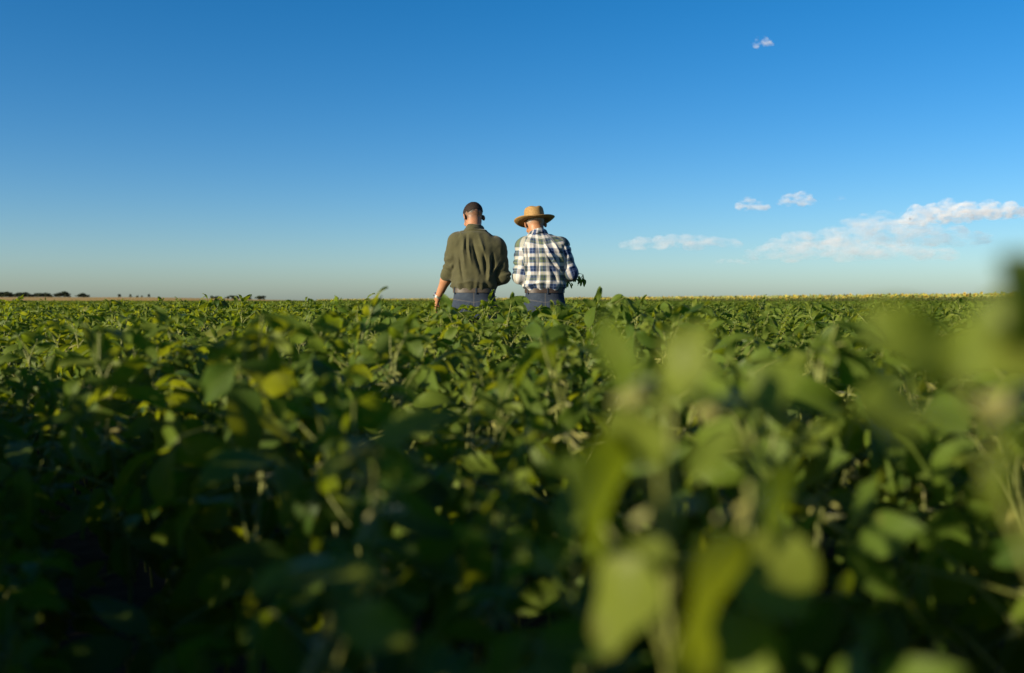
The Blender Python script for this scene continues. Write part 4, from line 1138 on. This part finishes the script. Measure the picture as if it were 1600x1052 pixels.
# (photo x, crown top y, distance, width factor)
TL = [(6, 460.3, 1.3), (13, 460.4, 1.3), (20, 461.2, 1.1), (28, 461, 1.1), (35, 460.6, 1.3), (41.5, 461, 1.2), (48.5, 461.8, 1.0), (63, 461, 1.0), (70.5, 460.9, 1.1), (77, 461.3, 1.0), (95, 460.6, 1.1), (126.5, 461.7, 1.0), (134, 461.9, 1.0),
      (3, 460, 1.5), (9, 459.5, 1.4), (16, 461, 1.3), (24, 461.5, 1.0), (32, 460.5, 1.2), (38, 460, 1.5), (45, 461.5, 1.0), (52, 462, 0.9), (59, 461, 1.0), (67, 460.5, 1.1), (74, 461, 1.1), (80, 462, 0.9), (90, 461, 1.1), (101, 459.5, 1.1),
      (107, 461.5, 0.9), (123, 462, 1.0), (130, 461, 1.0), (138, 462.5, 1.0), (187, 462, 0.9), (204, 462, 0.8), (215, 463, 0.9), (222, 463, 0.9), (233, 462, 0.8),
      (331, 464.5, 1.3), (338, 464.6, 1.4), (356, 464.8, 1.2), (363, 464.5, 1.4), (370, 464.8, 1.3), (389, 465, 1.2), (404, 464.8, 1.2), (411, 465.2, 1.2)]
trng = random.Random(3); TL.sort()
nums = ['first', 'second', 'third', 'fourth', 'fifth', 'sixth', 'seventh', 'eighth', 'ninth', 'tenth', 'eleventh', 'twelfth', 'thirteenth', 'fourteenth', 'fifteenth', 'sixteenth', 'seventeenth', 'eighteenth', 'nineteenth', 'twentieth', 'twenty-first', 'twenty-second', 'twenty-third', 'twenty-fourth', 'twenty-fifth', 'twenty-sixth', 'twenty-seventh', 'twenty-eighth', 'twenty-ninth', 'thirtieth', 'thirty-first']
for k, (px, ty, wf) in enumerate(TL):
    D = 1500 + trng.uniform(-60, 60) if k < 36 else 1750 + trng.uniform(-40, 40)
    c = at(px, ty, D); g = RISE(c.x, D) + 0.6; sc = (c.z - g) / 6.9
    if k >= 36: g = RISE(c.x, D); sc = (c.z - g) / 6.9
    if k < 31: lab = 'small dark tree on the horizon, %s from the left edge' % nums[k]
    elif k < 36: lab = 'lone dark tree beyond the grain field, %s of the spaced-out five' % nums[k - 31]
    else: lab = 'faint tree of the low far belt left of the men, %s from its left end' % nums[k - 36]
    r = empty('tree', (c.x, D, g), trng.uniform(0, 6.28)); sc *= 1.7; wf *= 1.55 if k < 31 else 1.15; r.scale = (sc * wf, sc * wf, sc); tag(r, lab, 'tree', 'trees along the far horizon')
    tr, cr = TREES[k % 4]; link('trunk', tr, r); link('crown', cr, r)

# ================================================================== CLOUDS
def cloud_material(name, dens, nsc):
    t = NT(name); geo = t.n('ShaderNodeNewGeometry')
    mp = t.n('ShaderNodeMapping'); t.t.links.new(geo.outputs['Position'], mp.inputs[0]); mp.inputs['Scale'].default_value = (0.8, 0.8, 1.9)
    f = t.noise(nsc, 6, mp.outputs[0], 0.66)
    d = t.math('MULTIPLY', t.math('SUBTRACT', f, 0.45, clamp=True), dens)
    v = t.n('ShaderNodeVolumePrincipled'); v.inputs['Color'].default_value = (0.94, 0.945, 0.955, 1); v.inputs['Anisotropy'].default_value = 0.0
    t.t.links.new(d, v.inputs['Density']); t.t.links.new(v.outputs[0], t.out.inputs['Volume'])
    t.m.cycles.volume_step_rate = 0.6
    return t.m
M_CL = cloud_material('cumulus', 0.045, 0.011); M_CLT = cloud_material('thin_cloud', 0.0125, 0.006)
def cloud(cx, cy0, wpx, hpx, D, seed, mat, label, n=14, flat=0.5):
    n *= 3
    rng = random.Random(seed); s = D / (1600 * FPX); W, Hh = wpx * s, hpx * s
    c = at(cx, cy0, D); vox = max(W / 90, Hh / 24)
    dep = min(W * 0.6, 900)
    F = Field((-W * 0.6, -dep * 0.6, -Hh * 0.7), (W * 0.6, dep * 0.6, Hh * 0.8), vox)
    for i in range(n):
        t = (i + 0.5) / n * 2 - 1; e = (1 - t * t)**0.5
        x = t * W * 0.46 + rng.uniform(-0.04, 0.04) * W; z = -Hh * 0.3 + rng.uniform(0.0, 0.62) * Hh * e
        r = rng.uniform(0.55, 1.0) * (0.3 + 0.7 * e)
        F.ell((x, rng.uniform(-0.25, 0.25) * dep * e, z), (W / n * 2.2 * r + Hh * 0.08, dep * 0.16 * r + Hh * 0.1, Hh * 0.19 * r + Hh * 0.05), None, k=vox * 2)
    V, Fc = F.mesh()
    o = link('cloud', mesh_np('cloud', V, Fc)); o.data.materials.append(mat); o.location = c
    tag(o, label, 'cloud', 'clouds low on the right of the sky')
cloud(1188, 70, 30, 20, 5000, 1, cloud_material('small_cumulus', 0.12, 0.02), 'tiny lone white cloud high in the upper right of the sky', 7)
cloud(1173, 320, 58, 22, 11000, 2, M_CL, 'small white puff, leftmost of the three above the cloud bank', 8)
cloud(1244, 312, 64, 22, 11000, 3, M_CL, 'bright flat-bottomed white puff, middle of the three above the bank', 8)
cloud(1310, 310, 20, 9, 11000, 4, M_CLT, 'faintest smallest puff, right of the flat-bottomed one', 5)
cloud(1060, 379, 195, 20, 13000, 5, M_CLT, 'long thin grey streak of cloud right of the straw-hatted man', 16)
cloud(1545, 329, 150, 30, 11500, 6, M_CL, 'bright white cloud at the right edge of the sky', 12)
cloud(1460, 334, 110, 42, 11800, 7, M_CL, 'bulging white cloud top left of the bright edge cloud', 10)
cloud(1375, 350, 150, 40, 12000, 8, M_CLT, 'grey middle lump of the cloud bank', 12)
cloud(1400, 366, 300, 34, 12500, 9, M_CLT, 'broad grey underside of the cloud bank', 18)
cloud(1265, 376, 150, 32, 12300, 10, M_CLT, 'trailing grey left end of the cloud bank', 12)
cloud(1330, 392, 330, 26, 13500, 12, M_CLT, 'faint low grey veil under the cloud bank', 18)
cloud(1150, 408, 80, 8, 14000, 13, M_CLT, 'thin faint streak of cloud just above the sunflower horizon', 8)

# ================================================================== BIRD
def bird():
    c = at(1420, 343, 160); r = empty('bird', c); r.rotation_euler = (0, 0.15, 1.1); tag(r, 'tiny dark bird flying in front of the cloud bank', 'bird')
    F = Field((-0.34, -0.26, -0.14), (0.34, 0.26, 0.2), 0.008)
    F.ell((0, 0, 0), (0.045, 0.12, 0.045)); F.ell((0, 0.125, 0.02), (0.028, 0.035, 0.028)); F.cone((0, 0.15, 0.02), (0, 0.19, 0.012), 0.01, 0.006, k=0.01)
    F.cone((0, -0.1, 0), (0, -0.21, 0), 0.03, 0.035, flat=((0, 0, 1), 3.0))
    for sx in (-1, 1):
        F.cone((0, 0.03, 0.02), (sx * 0.15, 0.06, 0.11), 0.05, 0.045, flat=((0, 0, 1), 3.2)); F.cone((sx * 0.15, 0.06, 0.11), (sx * 0.31, -0.03, 0.12), 0.045, 0.018, flat=((0, 0, 1), 2.0))
    V, Fc = F.mesh(); me = mesh_np('body', V, Fc); me.materials.append(simple('dark_feathers', (0.03, 0.03, 0.034), 0.7, 30, 0.3)); link('body', me, r)
bird()
